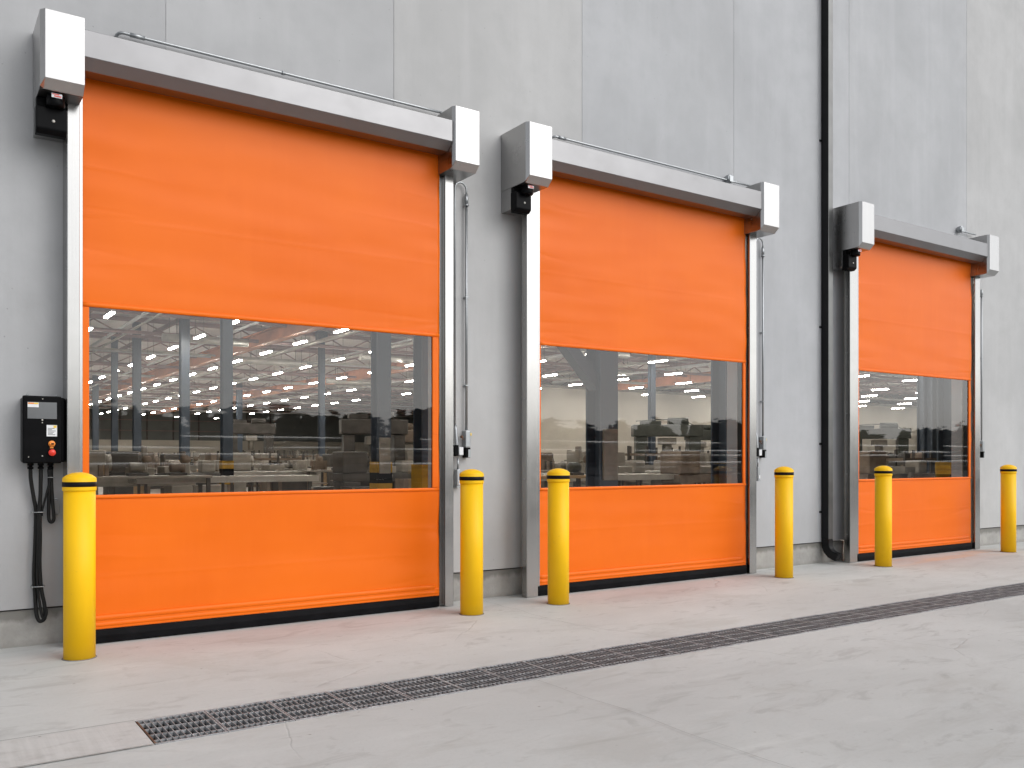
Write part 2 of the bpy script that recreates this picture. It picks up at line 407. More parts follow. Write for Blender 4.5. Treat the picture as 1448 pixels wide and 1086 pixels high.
# per door: outer left, outer right of the posts; curtain left, right; heights
DOORS = [
    dict(pl=.899, plr=.978, pr=3.870, prr=3.954, cl=1.0, cr=3.832, wl=1.042, wr=3.761, wt=2.350, wb=1.040,
         hx=(.712, .975), hz=(4.232, 3.782), hbz=3.51, rx=(3.822, 4.078), rz=(4.288, 3.822), hd=(4.166, 3.985), ct=3.95),
    dict(pl=4.739, plr=4.868, pr=7.790, prr=7.903, cl=4.906, cr=7.765, wl=4.922, wr=7.715, wt=2.362, wb=1.016,
         hx=(4.585, 4.861), hz=(4.318, 3.838), hbz=3.585, rx=(7.738, 8.010), rz=(4.325, 3.856), hd=(4.220, 4.026), ct=3.99),
    dict(pl=9.617, plr=9.767, pr=12.510, prr=12.640, cl=9.825, cr=12.460, wl=9.847, wr=12.400, wt=2.392, wb=1.030,
         hx=(9.510, 9.775), hz=(4.400, 3.906), hbz=3.64, rx=(12.45, 12.715), rz=(4.413, 3.925), hd=(4.287, 4.103), ct=4.07),
]

# ------------------------------------------------------------------ ground
DX0, DX1, DY0, DY1 = .924, 12.49, 4.235, 4.668
xs = [-600, -60, -8, DX0, DX1, 40, 130, 800]; ys = [-900, -120, -9, .9, DY0, DY1, 7.02, 90, 800]
yard = lambda x, y: .9 < y < 7.02 and -60 < x < 130
bm = cell_sheet(xs, ys, lambda x, y: yard(x, y) and not (DX0 < x < DX1 and DY0 < y < DY1), lambda x, y: (x, y, 0))
structure(obj('yard_ground', bm, 'ground'))
bm = cell_sheet(xs, ys, lambda x, y: not yard(x, y) and not (y > 7.02 and -60 < x < 130 and y < 90), lambda x, y: (x, y, -.012))
structure(obj('asphalt_ground', bm, 'asphalt'))
mb = MB(); t = bmesh.new()
D0 = -.16
for q in ([(DX0, DY0, 0), (DX1, DY0, 0), (DX1, DY0, D0), (DX0, DY0, D0)], [(DX0, DY1, 0), (DX0, DY1, D0), (DX1, DY1, D0), (DX1, DY1, 0)],
          [(DX0, DY0, D0), (DX1, DY0, D0), (DX1, DY1, D0), (DX0, DY1, D0)], [(DX0, DY0, 0), (DX0, DY0, D0), (DX0, DY1, D0), (DX0, DY1, 0)],
          [(DX1, DY0, 0), (DX1, DY1, 0), (DX1, DY1, D0), (DX1, DY0, D0)]):
    t.faces.new([t.verts.new(p) for p in q])
mb._merge(t); structure(obj('drain_channel', mb, 'pit'))
bm = cell_sheet([-8, DX0-.004], [DY0, DY1], lambda a, b: True, lambda x, y: (x, y, .004))
structure(obj('poured_ground_strip', bm, 'strip'))
mb = MB()
def strip(x0, y0, x1, y1, w, jit=.0, n=30):
    t = bmesh.new(); d = Vector((x1-x0, y1-y0, 0)).normalized(); nn = Vector((-d.y, d.x, 0)); pv = None
    for i in range(n+1):
        f = i/n; p = Vector((x0+(x1-x0)*f, y0+(y1-y0)*f, .008)) + nn*jit*(noise.noise((f*9, x0, y0)))
        ww = w*(.6+.6*abs(noise.noise((f*23, x0+3, 1))))
        a, b = t.verts.new(p-nn*ww/2), t.verts.new(p+nn*ww/2)
        if pv: t.faces.new((pv[0], a, b, pv[1]))
        pv = (a, b)
    bmesh.ops.recalc_face_normals(t, faces=t.faces); mb._merge(t)
strip(4.30, 6.93, 4.25, 5.1, .003, .03)
strip(3.03, 4.25, 3.07, .9, .003, .03)
strip(-8, DY1, DX0, DY1, .008, .006)
strip(-8, DY0, DX0, DY0, .006, .006)
structure(obj('ground_joint', mb, 'joint'))

# drain grates: one casting each, laid end to end over the channel
PW = (DX1-DX0)/35
def grate_mesh(rusty):
    mb = MB(); b = .009; z0, z1 = -.022, .004
    y0, y1 = DY0-DY0, DY1-DY0
    mb.mi = 0
    mb.box((0.0015, y0+.002, z0), (PW-.0015, y0+.016, z1), .002); mb.box((0.0015, y1-.016, z0), (PW-.0015, y1-.002, z1), .002)
    mb.box((0.0015, y0+.0165, z0), (.011, y1-.0165, z1), .002, mi=1 if rusty else 0); mb.box((PW-.011, y0+.0165, z0), (PW-.0015, y1-.0165, z1), .002, mi=0)
    n = 11
    for k in range(1, n):
        x = .006+(PW-.012)*k/n
        mb.box((x-.0026, y0+.0165, z0+.004), (x+.0026, y1-.0165, z1-.0012), .0012, 1)
    for yy in (.066, .16, .262, .362):
        for k in range(n):
            xa = .006+(PW-.012)*k/n+.0036; xb = .006+(PW-.012)*(k+1)/n-.0036
            if k == 0: xa += .002
            if k == n-1: xb -= .002
            mb.box((xa, yy-.0035, z0+.006), (xb, yy+.0035, z1-.0022))
    return mb
g0 = obj('drain_grate', grate_mesh(True), ['grate', 'rust'], base=(0, 0, 0)); g0.location = (DX0, DY0, 0)
tag(g0, 'iron drain grate with rusty end bar beside the smooth concrete strip', 'drain grate', 'iron grates laid end to end in the drain')
g1 = obj('drain_grate', grate_mesh(False), ['grate', 'rust'], base=(0, 0, 0)); g1.location = (DX0+PW, DY0, 0)
tag(g1, 'plain iron drain grate in the long row, butted between other grates', 'drain grate', 'iron grates laid end to end in the drain')
for k in range(2, 35): copy_thing(g1, (DX0+PW*k, DY0, random.uniform(-.002, .001)))

# ------------------------------------------------------------------ the warehouse shell
bld = thing('warehouse_building', 'tall grey precast concrete warehouse wall holding the three orange doors', 'building', (0, WY, 0))
TOP = 10.5; PZ = .262
JX = [-26, -13, -6.5, -3.0, -.62, 1.590, 3.476, 5.556, 7.758, 9.889, 12.66, 15.2, 18, 22, 30, 44, 60, 90, 115]
tint = {-26: 1, -13: 2, -6.5: 3, -3.0: 1, -.62: 0, 1.590: 1, 3.476: 2, 5.556: 4, 7.758: 5, 9.889: 4, 12.66: 6, 15.2: 3}
opens = [(d['plr']-.03 if k == 0 else d['cl']-.02, d['pr']+.03, d['ct']) for k, d in enumerate(DOORS)]
inop = lambda x, z: any(a < x < b and z < c for a, b, c in opens)
for k, (a, b) in enumerate(zip(JX, JX[1:])):
    a2, b2 = a+.0022, b-.0022
    ex = sorted({a2, b2} | {e for o in opens for e in o[:2] if a2 < e < b2})
    ez = sorted({PZ, TOP} | {o[2] for o in opens})
    bm = cell_sheet(ex, ez, lambda x, z: not inop(x, z), lambda x, z: (x, WY, z))
    thicken(bm, (0, .16, 0))
    obj('wall_panel', bm, 'wall%d' % tint.get(a, (k*3) % 7), bld)
mb = MB()
for a in JX[1:-1]:
    t = cell_sheet([a-.006, a+.006], sorted({PZ, TOP} | {o[2] for o in opens}), lambda x, z: not inop(a, z), lambda x, z: (x, WY+.005, z)); mb._merge(t)
each('joint_sealant', mb, 'sealant', bld)
ex = [-26] + [e for o in opens for e in o[:2]] + [115]
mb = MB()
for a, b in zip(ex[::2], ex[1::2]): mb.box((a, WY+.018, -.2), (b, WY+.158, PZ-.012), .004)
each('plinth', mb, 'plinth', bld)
mb = MB(); mb.box((-26, WY-.06, TOP+.002), (115, WY+.3, TOP+.2), .01); obj('parapet_cap', mb, 'zinc', bld)
YB = 116.; IX0, IX1, CH = -10., 112., 7.7
mb = MB(); mb.box((-26, WY+.16, CH+.002), (115, YB+.3, CH+.3)); obj('roof', mb, 'deck', bld)
mb = MB(); mb.box((IX0-.3, WY+.17, -.1), (IX0, YB+.3, CH)); obj('side_wall', mb, 'iwall', bld)
mb = MB(); mb.box((IX1, WY+.17, -.1), (IX1+.3, YB+.3, CH)); obj('side_wall', mb, 'iwall', bld)
mb = MB(); mb.box((IX0+.01, YB, 3.5), (IX1-.01, YB+.3, CH-.01), mi=0)
x = IX0+.2
while x < 40:
    mb.box((x, YB-.12, 3.52), (x+.16, YB-.003, CH-.02), mi=1); x += 3.1
for zz in (4.6, 5.9): mb.box((IX0+.1, YB-.18, zz), (40, YB-.125, zz+.09), mi=2)
obj('back_wall', mb, ['iwalld', 'mdark', 'primer'], bld)
mb = MB(); mb.box((IX0+.01, YB-.05, -.1), (IX1-.01, YB+.3, 3.495)); obj('back_wall_base', mb, 'iwall', bld)
bm = cell_sheet([IX0-.2, IX1+.2], [WY+.1, YB+.2], lambda a, b: True, lambda x, y: (x, y, -.003))
structure(obj('hall_floor', bm, 'ifloor'))
pw = thing('partition_wall', 'tall cream partition wall across the hall behind the middle and far doors', 'wall', (60, 52, 0))
mb = MB(); mb.box((33, 52, 0), (IX1-.02, 52.25, 6.4)); obj('wall_sheet', mb, 'iwall', pw)
mb = MB(); mb.box((32.9, 51.9, 6.405), (IX1-.02, 52.3, 6.6)); obj('top_rail', mb, 'mgrey', pw)

# ------------------------------------------------------------------ high speed doors
def wrinkle(x, z, s):
    p = (x*.55+s*7.3, z*3.1, s)
    edge = math.exp(-((x % 50)*0))
    return .0042*noise.noise((x*.42+s, z*2.3, s*3)) + .0022*noise.noise((x*1.5+s, z*7.5, s*5)) + .006*noise.noise((x*.35, z*.5, s*9))

def build_door(i, d, labels):
    cx = (d['pl']+d['prr'])/2
    root = thing('roll_up_door', labels['door'], 'door', (cx, 6.75, 0))
    s = i*1.7+.3; CY = 6.77
    # curtain: two sheets of fabric round the window
    zt = d['ct']+.02; zb = .10; wl, wr, wt, wb = d['wl'], d['wr'], d['wt'], d['wb']
    x0, x1 = d['cl']-.03, d['cr']
    xs = sorted({x0, x1, wl, wr} | {x0+(x1-x0)*k/110 for k in range(111)}); zs = sorted({zb, zt, wt, wb} | {zb+(zt-zb)*k/300 for k in range(301)})
    rc = random.Random(31+i); crs = []
    for q in range(15):
        lf = rc.random() < .6; cz = rc.choice([rc.uniform(2.5, 3.75), rc.uniform(2.42, 2.6), rc.uniform(.25, .95)])
        crs.append((lf, cz, rc.uniform(-.16, .10), rc.uniform(.25, 1.0), rc.uniform(.008, .018), rc.uniform(.0008, .0024)*rc.choice((1, 1, -1))))
    def creases(x, z):
        y = 0.
        for lf, cz, sl2, L, w_, am in crs:
            u = (x-x0) if lf else (x1-x)
            g = (z-cz-sl2*u-.012*noise.noise((u*3, cz, s)))/w_
            if abs(g) < 3.5: y += am*math.exp(-g*g)*math.exp(-(u/L)**2)*min(1, .3+u/.06)
        for zz in ((.60, 3.05) if i else (.47, 2.98)):        # welded lap seams across the sheet
            g = (z-zz-.004*noise.noise((x*.7, zz, s)))/.012
            if abs(g) < 3: y -= .0011*math.exp(-g*g)
        return y
    edge = lambda x, z: 1-math.exp(-min(abs(z-wt), abs(z-wb), abs(z-zb))/.05)
    def P(x, z):
        lx = (x-x0)/(x1-x0)
        e = 1+2.2*math.exp(-lx/.10)*math.exp(-((z-3.2)/.7)**2)+1.2*math.exp(-(1-lx)/.08)
        inside = wl-1e-6 < x < wr+1e-6 and wb-1e-6 < z < wt+1e-6
        return (x, CY+(0 if inside else (1.35*wrinkle(x, z, s)*e+creases(x, z))*edge(x, z)), z)
    bm = cell_sheet(xs, zs, lambda x, z: not (wl < x < wr and wb < z < wt), P)
    for f in bm.faces: f.smooth = True
    thicken(bm, (0, .004, 0))
    cur = obj('curtain', bm, 'orange', root)
    # clear window with shallow horizontal creases
    px = [wl+(wr-wl)*k/90 for k in range(91)]; pz = [wb+(wt-wb)*k/260 for k in range(261)]
    cr = [(1.452, .9), (1.372, 1.2), (1.325, .8), (1.248, 1.3), (1.118, .8), (1.20, .5)]
    def PP(x, z):
        y = CY+.002+.003*noise.noise((x*.6+s, z*1.1, s))
        for j, (cz, am) in enumerate(cr):
            cz2 = cz+.010*noise.noise((x*1.3+j*5, s, 2)); w = .0065
            g = (z-cz2)/w
            if abs(g) < 4: y -= .0014*am*max(0, .35+noise.noise((x*1.1+j*9.1, s*3, 4))*1.3)*math.exp(-g*g)
        return (x, y, z)
    bm = cell_sheet(px, pz, lambda a, b: True, PP)
    for f in bm.faces: f.smooth = True
    bmesh.ops.recalc_face_normals(bm, faces=bm.faces)
    if bm.faces[:][0].normal.y > 0: bmesh.ops.reverse_faces(bm, faces=bm.faces)
    obj('vision_pane', bm, 'vinyl', cur)
    # welded hems round the window
    mb = MB()
    def hem(z, r, xa, xb, yy=CY-.004):
        path = [(xa+(xb-xa)*k/40, yy+.0015*noise.noise((xa+k*.21, z, s)), z+.0018*noise.noise((k*.17, z*3, s+2))) for k in range(41)]
        k0 = len(mb.bm.verts); mb.tube(path, r, 12)
        mb.bm.verts.ensure_lookup_table()
        for v in mb.bm.verts[k0:]: v.co.y = yy+(v.co.y-yy)*.5
    hem(wt+.016, .016, d['cl']-.02, d['cr']-.004); hem(wb-.014, .014, d['cl']-.02, d['cr']-.004)
    mb.box((wr+.001, CY-.011, wb+.002), (d['cr']-.014, CY-.003, wt-.002), .003)
    mb.box((d['cl']-.028, CY-.011, wb+.002), (wl-.001, CY-.003, wt-.002), .003)
    n = 7
    for k in range(n):     # weld overlaps on the side strips
        z = wb+(wt-wb)*(k+.5)/n
        mb.box((wr+.004, CY-.0135, z-.004), (d['cr']-.017, CY-.0115, z+.004), .0015)
    obj('window_border', mb, 'orange', cur)
    # bottom bar
    mb = MB(); xb = d['cr']-.05
    hem(.178, .020, d['cl']-.02, xb, CY-.006); hem(.132, .016, d['cl']-.02, d['cr']-.01, CY-.006)
    mb.box((d['cl']-.025, CY-.010, .100), (d['cr']-.006, CY+.014, .165), .004)
    obj('bottom_bar', mb, 'orange', cur)
    mb = MB()
    mb.prism([(CY-.022, .097), (CY-.030, .055), (CY-.022, .004), (CY+.03, .004), (CY+.03, .097)], 0, d['cl']-.03, d['cr']-.012, .006)
    obj('rubber_seal', mb, 'rubber', cur)
    # guide posts (pressed steel sections standing off the wall)
    ztop = d['hz'][1]+.03
    for left in (True, False):
        mb = MB()
        if left:
            a, b = d['pl'], d['plr']
            mb.prism(([(a, WY-.003)] if i == 0 else [(a, 6.808)])+[(a, 6.733), (a+.004, 6.73), (b-.003, 6.73), (b, 6.733), (b, 6.752), (d['cl']-.002, 6.754), (d['cl'], 6.757), (d['cl']-.001, 6.762), (b-.02, 6.764), (b-.02, WY-.003 if i == 0 else 6.808)], 2, .004, ztop)
            p = obj('guide_post', mb, 'steel', root)
            mb = MB()
            for zz in (.35, 1.1, 1.85, 2.6, 3.3): mb.lathe([(0, .003), (.006, .002), (.007, 0)][::-1], (a, 6.775, zz), 10, axis=0)
            for v in mb.bm.verts: v.co.x = 2*a-v.co.x
            each('bolt', mb, 'zinc', p)
        else:
            a, b = d['pr'], d['prr']
            mb.prism([(b, WY-.003), (b, 6.733), (b-.004, 6.73), (a+.003, 6.73), (a, 6.733), (a, 6.815), (a+.02, 6.82), (a+.02, WY-.003)], 2, .004, ztop)
            p = obj('guide_post', mb, 'steel', root)
            mb = MB(); mb.box((d['cr']+.012, 6.785, .004), (d['pr']-.001, 6.793, d['rz'][1]-.06), .002); obj('guide_lip', mb, 'steel', p)
            mb = MB(); mb.box((d['cr']-.03, 6.80, .004), (a-.001, 6.86, d['ct']+.01)); obj('guide_lining', mb, 'void', p)
    mb = MB(); mb.box((d['cl']-.045, 6.812, .004), (d['cl']-.022, 6.85 if i == 0 else WY-.002, d['ct']+.01)); obj('guide_lining', mb, 'void' if i == 0 else 'bright', root)  # bright lining at the farther doors, chosen to bounce light onto the wall
    # header case
    xa, xb = d['hx'][1]-.02, d['rx'][0]-.0015; zt_, zb_ = d['hd']
    mb = MB(); mb.prism([(WY-.003, zt_), (6.525, zt_), (6.52, zt_-.004), (6.52, zb_), (6.600, zb_-.065), (6.72, zb_-.068), (6.72, zb_+.02), (WY-.003, zb_+.02)], 0, xa, xb, .0025)
    obj('header_case', mb, 'header', root)
    # end housings: folded sheet cases
    for (hx, hz, left) in ((d['hx'], d['hz'], True), (d['rx'], d['rz'], False)):
        a, b = hx; z1, z0 = hz; c = .030 if left else .022
        mb = MB(); t = bmesh.new()
        # outline in plan: back left, front left chamfer, front right, back right; lofted to a bevelled bottom
        plan = [(a, WY-.003), (a, 6.535), (a+c*.9, 6.502), (b, 6.502), (b, WY-.003)]
        lowp = [(a, WY-.003), (a, 6.585), (a+c*.9, 6.565), (b, 6.565), (b, WY-.003)]
        zl = z0-.055
        T = [t.verts.new((x, y, z1)) for x, y in plan]
        B = [t.verts.new((x, y, z0-(.052 if k == 1 else 0))) for k, (x, y) in enumerate(plan)]
        L = [t.verts.new((x, y, zl)) for x, y in lowp]
        t.faces.new(T)
        for k in range(4):
            t.faces.new((T[k], T[k+1], B[k+1], B[k])); t.faces.new((B[k], B[k+1], L[k+1], L[k]))
        t.faces.new((T[4], T[0], B[0], B[4])); t.faces.new((B[4], B[0], L[0], L[4])); t.faces.new(L)
        bmesh.ops.recalc_face_normals(t, faces=t.faces)
        bmesh.ops.bevel(t, geom=[e for e in t.edges if e.calc_length() > .02], offset=.0022, segments=2, profile=.5, affect='EDGES')
        mb._merge(t)
        if left:
            zl2 = d['hbz']; mb.prism([(WY-.003, zl-.0015), (WY-.003, zl2), (6.79, zl2), (6.765, zl2+.02), (6.765, zl-.0015)], 0, a+.002, d['pl']-.004, .002)
        h = obj('end_housing', mb, 'housing', root)
        if left:
            # drive motor hanging below the bevel
            mx0, mx1 = a-.008, a-.008+(.188, .170, .165)[i]
            zt2 = zl-.004
            mo = MB(); zb2 = zl2-.035; zc2 = zb2+.185; mxc = (mx0+mx1)/2
            mo.prism([(6.762, zb2), (6.70, zb2), (6.672, zb2+.022), (6.668, zb2+.03), (6.668, zc2-.012), (6.68, zc2), (6.762, zc2)], 0, mx0, mx1, .007)
            mo.box((mx0+.006, 6.715, zc2+.001), (mx1-.004, 6.764, zt2), .003)
            mt = obj('drive_motor', mo, 'black', root)
            mo = MB(); mo.lathe([(0, .004), (.009, .003), (.011, 0)][::-1], (mxc+.01, 6.668, zb2+.085), 14, axis=1); obj('screw', mo, 'bright', mt)
            mo = MB(); mo.lathe([(0, 0), (.052, 0), (.056, .006), (.056, .07), (0, .07)], (mxc+.02, 6.645, zt2-.075), 28, mi=0)
            ob = obj('brake_knob', mo, 'black', mt)
            mo = MB()
            mo.box((mxc-.012, 6.583, zt2-.032), (mxc+.052, 6.5865, zt2-.004), .001, mi=0); mo.box((mxc-.008, 6.5805, zt2-.013), (mxc+.034, 6.5825, zt2-.007), mi=1)
            mo.box((mxc+.004, 6.5805, zt2-.026), (mxc+.046, 6.5825, zt2-.019), mi=1)
            obj('warning_label', mo, ['sticker', 'red'], mt)
    return root

build_door(0, DOORS[0], dict(door='nearest and largest orange roll-up door, with the black control box beside it'))
build_door(1, DOORS[1], dict(door='middle orange roll-up door, between the nearest door and the black downspout'))
build_door(2, DOORS[2], dict(door='farthest orange roll-up door, just beyond the black downspout'))

# ------------------------------------------------------------------ bollards
def bollard():
    t = thing('bollard', '', 'bollard', (0, 0, 0), 'yellow bollards guarding the doors')
    r = .0995
    mb = MB(); mb.lathe([(r-.004, .0), (r-.004, 1.09)], n=56); obj('post', mb, 'yellow', t)
    mb = MB(); mb.lathe([(r-.003, 1.085), (r+.001, 1.087), (r+.002, 1.093), (r+.002, 1.165), (r-.002, 1.172), (r-.022, 1.187), (r-.05, 1.199), (r-.078, 1.2045), (0, 1.206)], n=56); obj('cap', mb, 'yellow', t)
    mb = MB(); mb.lathe([(r+.0022, 1.112), (r+.0034, 1.1125), (r+.0034, 1.1435), (r+.0022, 1.144)], n=56); obj('band', mb, 'band', t)
    mb = MB()
    mb.lathe([(r+.006, .0), (r+.005, .002), (r-.003, .003)], n=40); obj('base_grout', mb, 'joint', t)
    return t
B = [(.922, 6.36, 'biggest yellow bollard, in front of the left post of the nearest door'),
     (3.883, 6.313, 'yellow bollard right of the nearest door, in front of the bare wall'),
     (4.798, 6.326, 'yellow bollard overlapping the left edge of the middle door'),
     (7.883, 6.337, 'yellow bollard right of the middle door, before the downspout'),
     (9.675, 6.316, 'yellow bollard overlapping the left edge of the farthest door'),
     (12.569, 6.301, 'smallest yellow bollard, right of the farthest door')]
b0 = bollard()
for k, (x, y, l) in enumerate(B):
    if k == 0: b0.location = (x, y, 0); b0['label'] = l
    else: copy_thing(b0, (x, y, 0), l).rotation_euler.z = k*1.3

# ------------------------------------------------------------------ control box, cables
cb = thing('control_box', 'black wall control box with grey display and red stop button', 'control box', (.765, WY, 1.26))
mb = MB(); mb.box((.636, 6.775, 1.270), (.893, WY-.003, 1.712), .012, 3); obj('case', mb, 'black', cb)
mb = MB(); mb.box((.632, 6.748, 1.263), (.868, 6.7735, 1.718), .010, 3); dr = obj('cover', mb, 'black', cb)
mb = MB(); mb.box((.661, 6.7445, 1.563), (.838, 6.7478, 1.675), .0012); obj('display', mb, 'screen', dr)
mb = MB(); mb.box((.662, 6.7425, 1.640), (.728, 6.7443, 1.672), mi=0); mb.box((.664, 6.7412, 1.661), (.700, 6.7423, 1.670), mi=1); mb.box((.701, 6.7412, 1.661), (.726, 6.7423, 1.670), mi=2)
obj('display_sticker', mb, ['sticker', 'stickero', 'stickery'], dr)
mb = MB(); mb.box((.776, 6.7462, 1.445), (.839, 6.7478, 1.522), mi=0); mb.box((.817, 6.745, 1.503), (.836, 6.746, 1.519), mi=1)
for q in range(6): mb.box((.783, 6.7452, 1.455+q*.0085), (.783+(.045, .03, .038, .048, .026, .04)[q], 6.7461, 1.4585+q*.0085), mi=2)
obj('instruction_label', mb, ['sticker', 'stickery', 'screen'], dr)
mb = MB(); mb.lathe([(.0, 0), (.021, 0), (.021, .006), (.019, .008), (0, .008)], (.807, 6.7478, 1.395), 28, axis=1, mi=0); mb.box((.7905, 6.722, 1.388), (.8235, 6.7395, 1.402), .004, mi=0)
mb.box((.800, 6.7208, 1.391), (.818, 6.7218, 1.399), mi=1); mb.box((.797, 6.7462, 1.364), (.817, 6.7478, 1.373), mi=0)
obj('switch_knob', mb, ['stickero', 'band'], dr)
mb = MB(); mb.lathe([(0, 0), (.012, 0), (.012, .014), (.022, .016), (.023, .022), (.020, .028), (0, .030)], (.807, 6.7478, 1.335), 28, axis=1); obj('stop_button', mb, 'red', dr)
mb = MB()
for x, z, r in ((.752, 1.697, .004), (.750, 1.555, .006), (.750, 1.537, .004), (.668, 1.305, .004), (.750, 1.312, .005)):
    mb.lathe([(r, 0), (r, .0015), (r*.6, .0025), (0, .0025)], (x, 6.7479, z), 12, axis=1)
each('screw', mb, 'bright', dr)
mb = MB()
for x in (.662, .836): mb.tube([(x, 6.84, 1.711), (x+.004, 6.835, 1.724), (x+.012, 6.83, 1.732)], .006, 8)
each('mounting_lug', mb, 'zinc', cb)
mb = MB()
for x in (.690, .752, .812): mb.lathe([(.019, -.045), (.019, -.03), (.014, -.029), (.014, -.022), (.020, -.021), (.020, .012), (0, .012)][::1], (x, 6.855, 1.268), 14)
each('cable_gland', mb, 'black', cb)

def smooth_path(pts, n=8):
    out = []; P = [Vector(p) for p in pts]; P = [P[0]*2-P[1]]+P+[P[-1]*2-P[-2]]
    for k in range(1, len(P)-2):
        for j in range(n):
            t = j/n; a, b, c, d = P[k-1], P[k], P[k+1], P[k+2]
            out.append(.5*((2*b)+(c-a)*t+(2*a-5*b+4*c-d)*t*t+(3*b-3*c+d-a)*t**3))
    out.append(P[-2]); return out
lp = thing('cable_loop', 'long looped black cable hanging below the control box down to the plinth', 'cable', (.74, 6.88, .2))
mb = MB(); mb.tube(smooth_path([(.690, 6.855, 1.222), (.694, 6.87, 1.15), (.712, 6.885, 1.03), (.726, 6.892, .93), (.722, 6.895, .70), (.716, 6.897, .50), (.722, 6.895, .36), (.728, 6.89, .24), (.740, 6.885, .188), (.757, 6.88, .175),
    (.780, 6.876, .20), (.778, 6.874, .28), (.758, 6.874, .40), (.748, 6.872, .56), (.750, 6.872, .75), (.748, 6.872, .93), (.752, 6.868, 1.05), (.752, 6.858, 1.15), (.752, 6.855, 1.222)]), .0125, 12)
obj('cable_run', mb, 'cable', lp)
mb = MB(); mb.tube(smooth_path([(.757, 6.86, 1.222), (.756, 6.865, 1.12), (.745, 6.87, 1.0), (.738, 6.872, .92), (.736, 6.875, .7), (.733, 6.878, .5), (.738, 6.877, .38), (.752, 6.872, .27), (.766, 6.866, .20), (.785, 6.862, .215), (.790, 6.862, .26)]), .009, 10)
obj('inner_cable', mb, 'cable', lp)
for z in (.925, .415):
    mb = MB()
    mb.tube([(.700, 6.86, z), (.705, 6.853, z+.003), (.770, 6.853, z), (.778, 6.86, z+.004), (.778, 6.90, z), (.778, WY, z)], .0035, 6)
    mb.box((.698, 6.85, z-.006), (.704, WY, z+.008), .001)
    obj('cable_clip', mb, 'zinc', lp)
sl = thing('cable_tail', 'short folded black cable hanging beside the long loop', 'cable', (.82, 6.88, .86))
mb = MB(); mb.tube(smooth_path([(.803, 6.855, 1.222), (.806, 6.862, 1.12), (.804, 6.87, 1.0), (.803, 6.875, .90), (.808, 6.872, .865), (.820, 6.868, .855), (.832, 6.866, .868), (.834, 6.866, .90), (.826, 6.868, 1.0), (.820, 6.866, 1.12), (.818, 6.858, 1.222)]), .0115, 12)
mb.tube(smooth_path([(.812, 6.85, 1.222), (.806, 6.852, 1.14), (.785, 6.856, 1.04), (.765, 6.865, .95), (.76, 6.87, .9)]), .007, 8)
obj('cable_run', mb, 'cable', sl)
mb = MB(); mb.tube([(.785, 6.86, 1.165), (.79, 6.842, 1.166), (.835, 6.842, 1.164), (.84, 6.86, 1.165)], .003, 6); obj('cable_clip', mb, 'zinc', sl)
br = thing('cable_bracket', 'small bright wire bracket on the wall behind the short cable', 'bracket', (.85, WY, .95))
mb = MB(); mb.tube([(.800, 6.90, 1.015), (.855, 6.89, 1.015), (.866, 6.89, 1.008), (.868, 6.89, .915), (.860, 6.89, .905), (.845, 6.905, .905), (.845, WY, .905)], .005, 8)
obj('bent_wire', mb, 'zinc', br)
mb = MB(); mb.box((.835, WY-.012, .888), (.858, WY-.002, .922), .002); mb.box((.862, 6.885, .90), (.89, 6.895, .905), .001); obj('foot_plate', mb, 'zinc', br)

# ------------------------------------------------------------------ conduits above the headers
CYY = 6.885
def conduit_head(x0, x1, z, label, elbow, couplings, box=None, r=.0115):
    t = thing('conduit_pipe', label, 'conduit', (x0, WY, z), 'galvanised conduits over the headers')
    mb = MB(); pa = [(x0+(x1-x0)*k/10, CYY, z) for k in range(11)]
    if elbow: pa = [(x0-.045, WY+.01, z-.02), (x0-.042, WY-.02, z-.012), (x0-.032, CYY+.012, z-.004), (x0-.015, CYY+.003, z)]+pa
    mb.tube(pa, r, 12); obj('pipe_run', mb, 'zinc', t)
    mb = MB()
    for xx, L in couplings: mb.tube([(xx, CYY, z), (xx+L, CYY, z)], r*1.38, 12)
    each('coupling', mb, 'zinc', t)
    if box:
        mb = MB(); mb.lathe([(.0, 0), (.045, 0), (.048, .004), (.048, .05), (.043, .056), (0, .057)], (box, CYY+.03, z+.02), 20, axis=1); mb.box((box-.03, CYY-.036, z-.022), (box+.03, CYY-.0275, z+.05), .004)
        obj('junction_box', mb, 'zinc', t)
    return t
conduit_head(1.29, 3.955, 4.366, 'long galvanised conduit over the header of the nearest door', True, [(1.33, .10), (2.46, .025)])
conduit_head(5.20, 8.0, 4.412, 'galvanised conduit over the header of the middle door', True, [(5.22, .09), (7.60, .04)], 7.63)
conduit_head(12.38, 12.80, 4.535, 'stub of conduit with round junction box over the farthest header', False, [(12.40, .03)], 12.41)
cr = thing('header_capping', 'thin grey cable capping along the top of the farthest header', 'conduit', (9.8, WY, 4.44))
mb = MB(); mb.box((9.80, 6.87, 4.425), (12.36, WY-.003, 4.44), .002); obj('capping_strip', mb, 'zinc', cr)
mb = MB(); mb.box((12.365, 6.868, 4.424), (12.44, WY-.003, 4.443), .002); obj('end_sleeve', mb, 'zinc', cr)

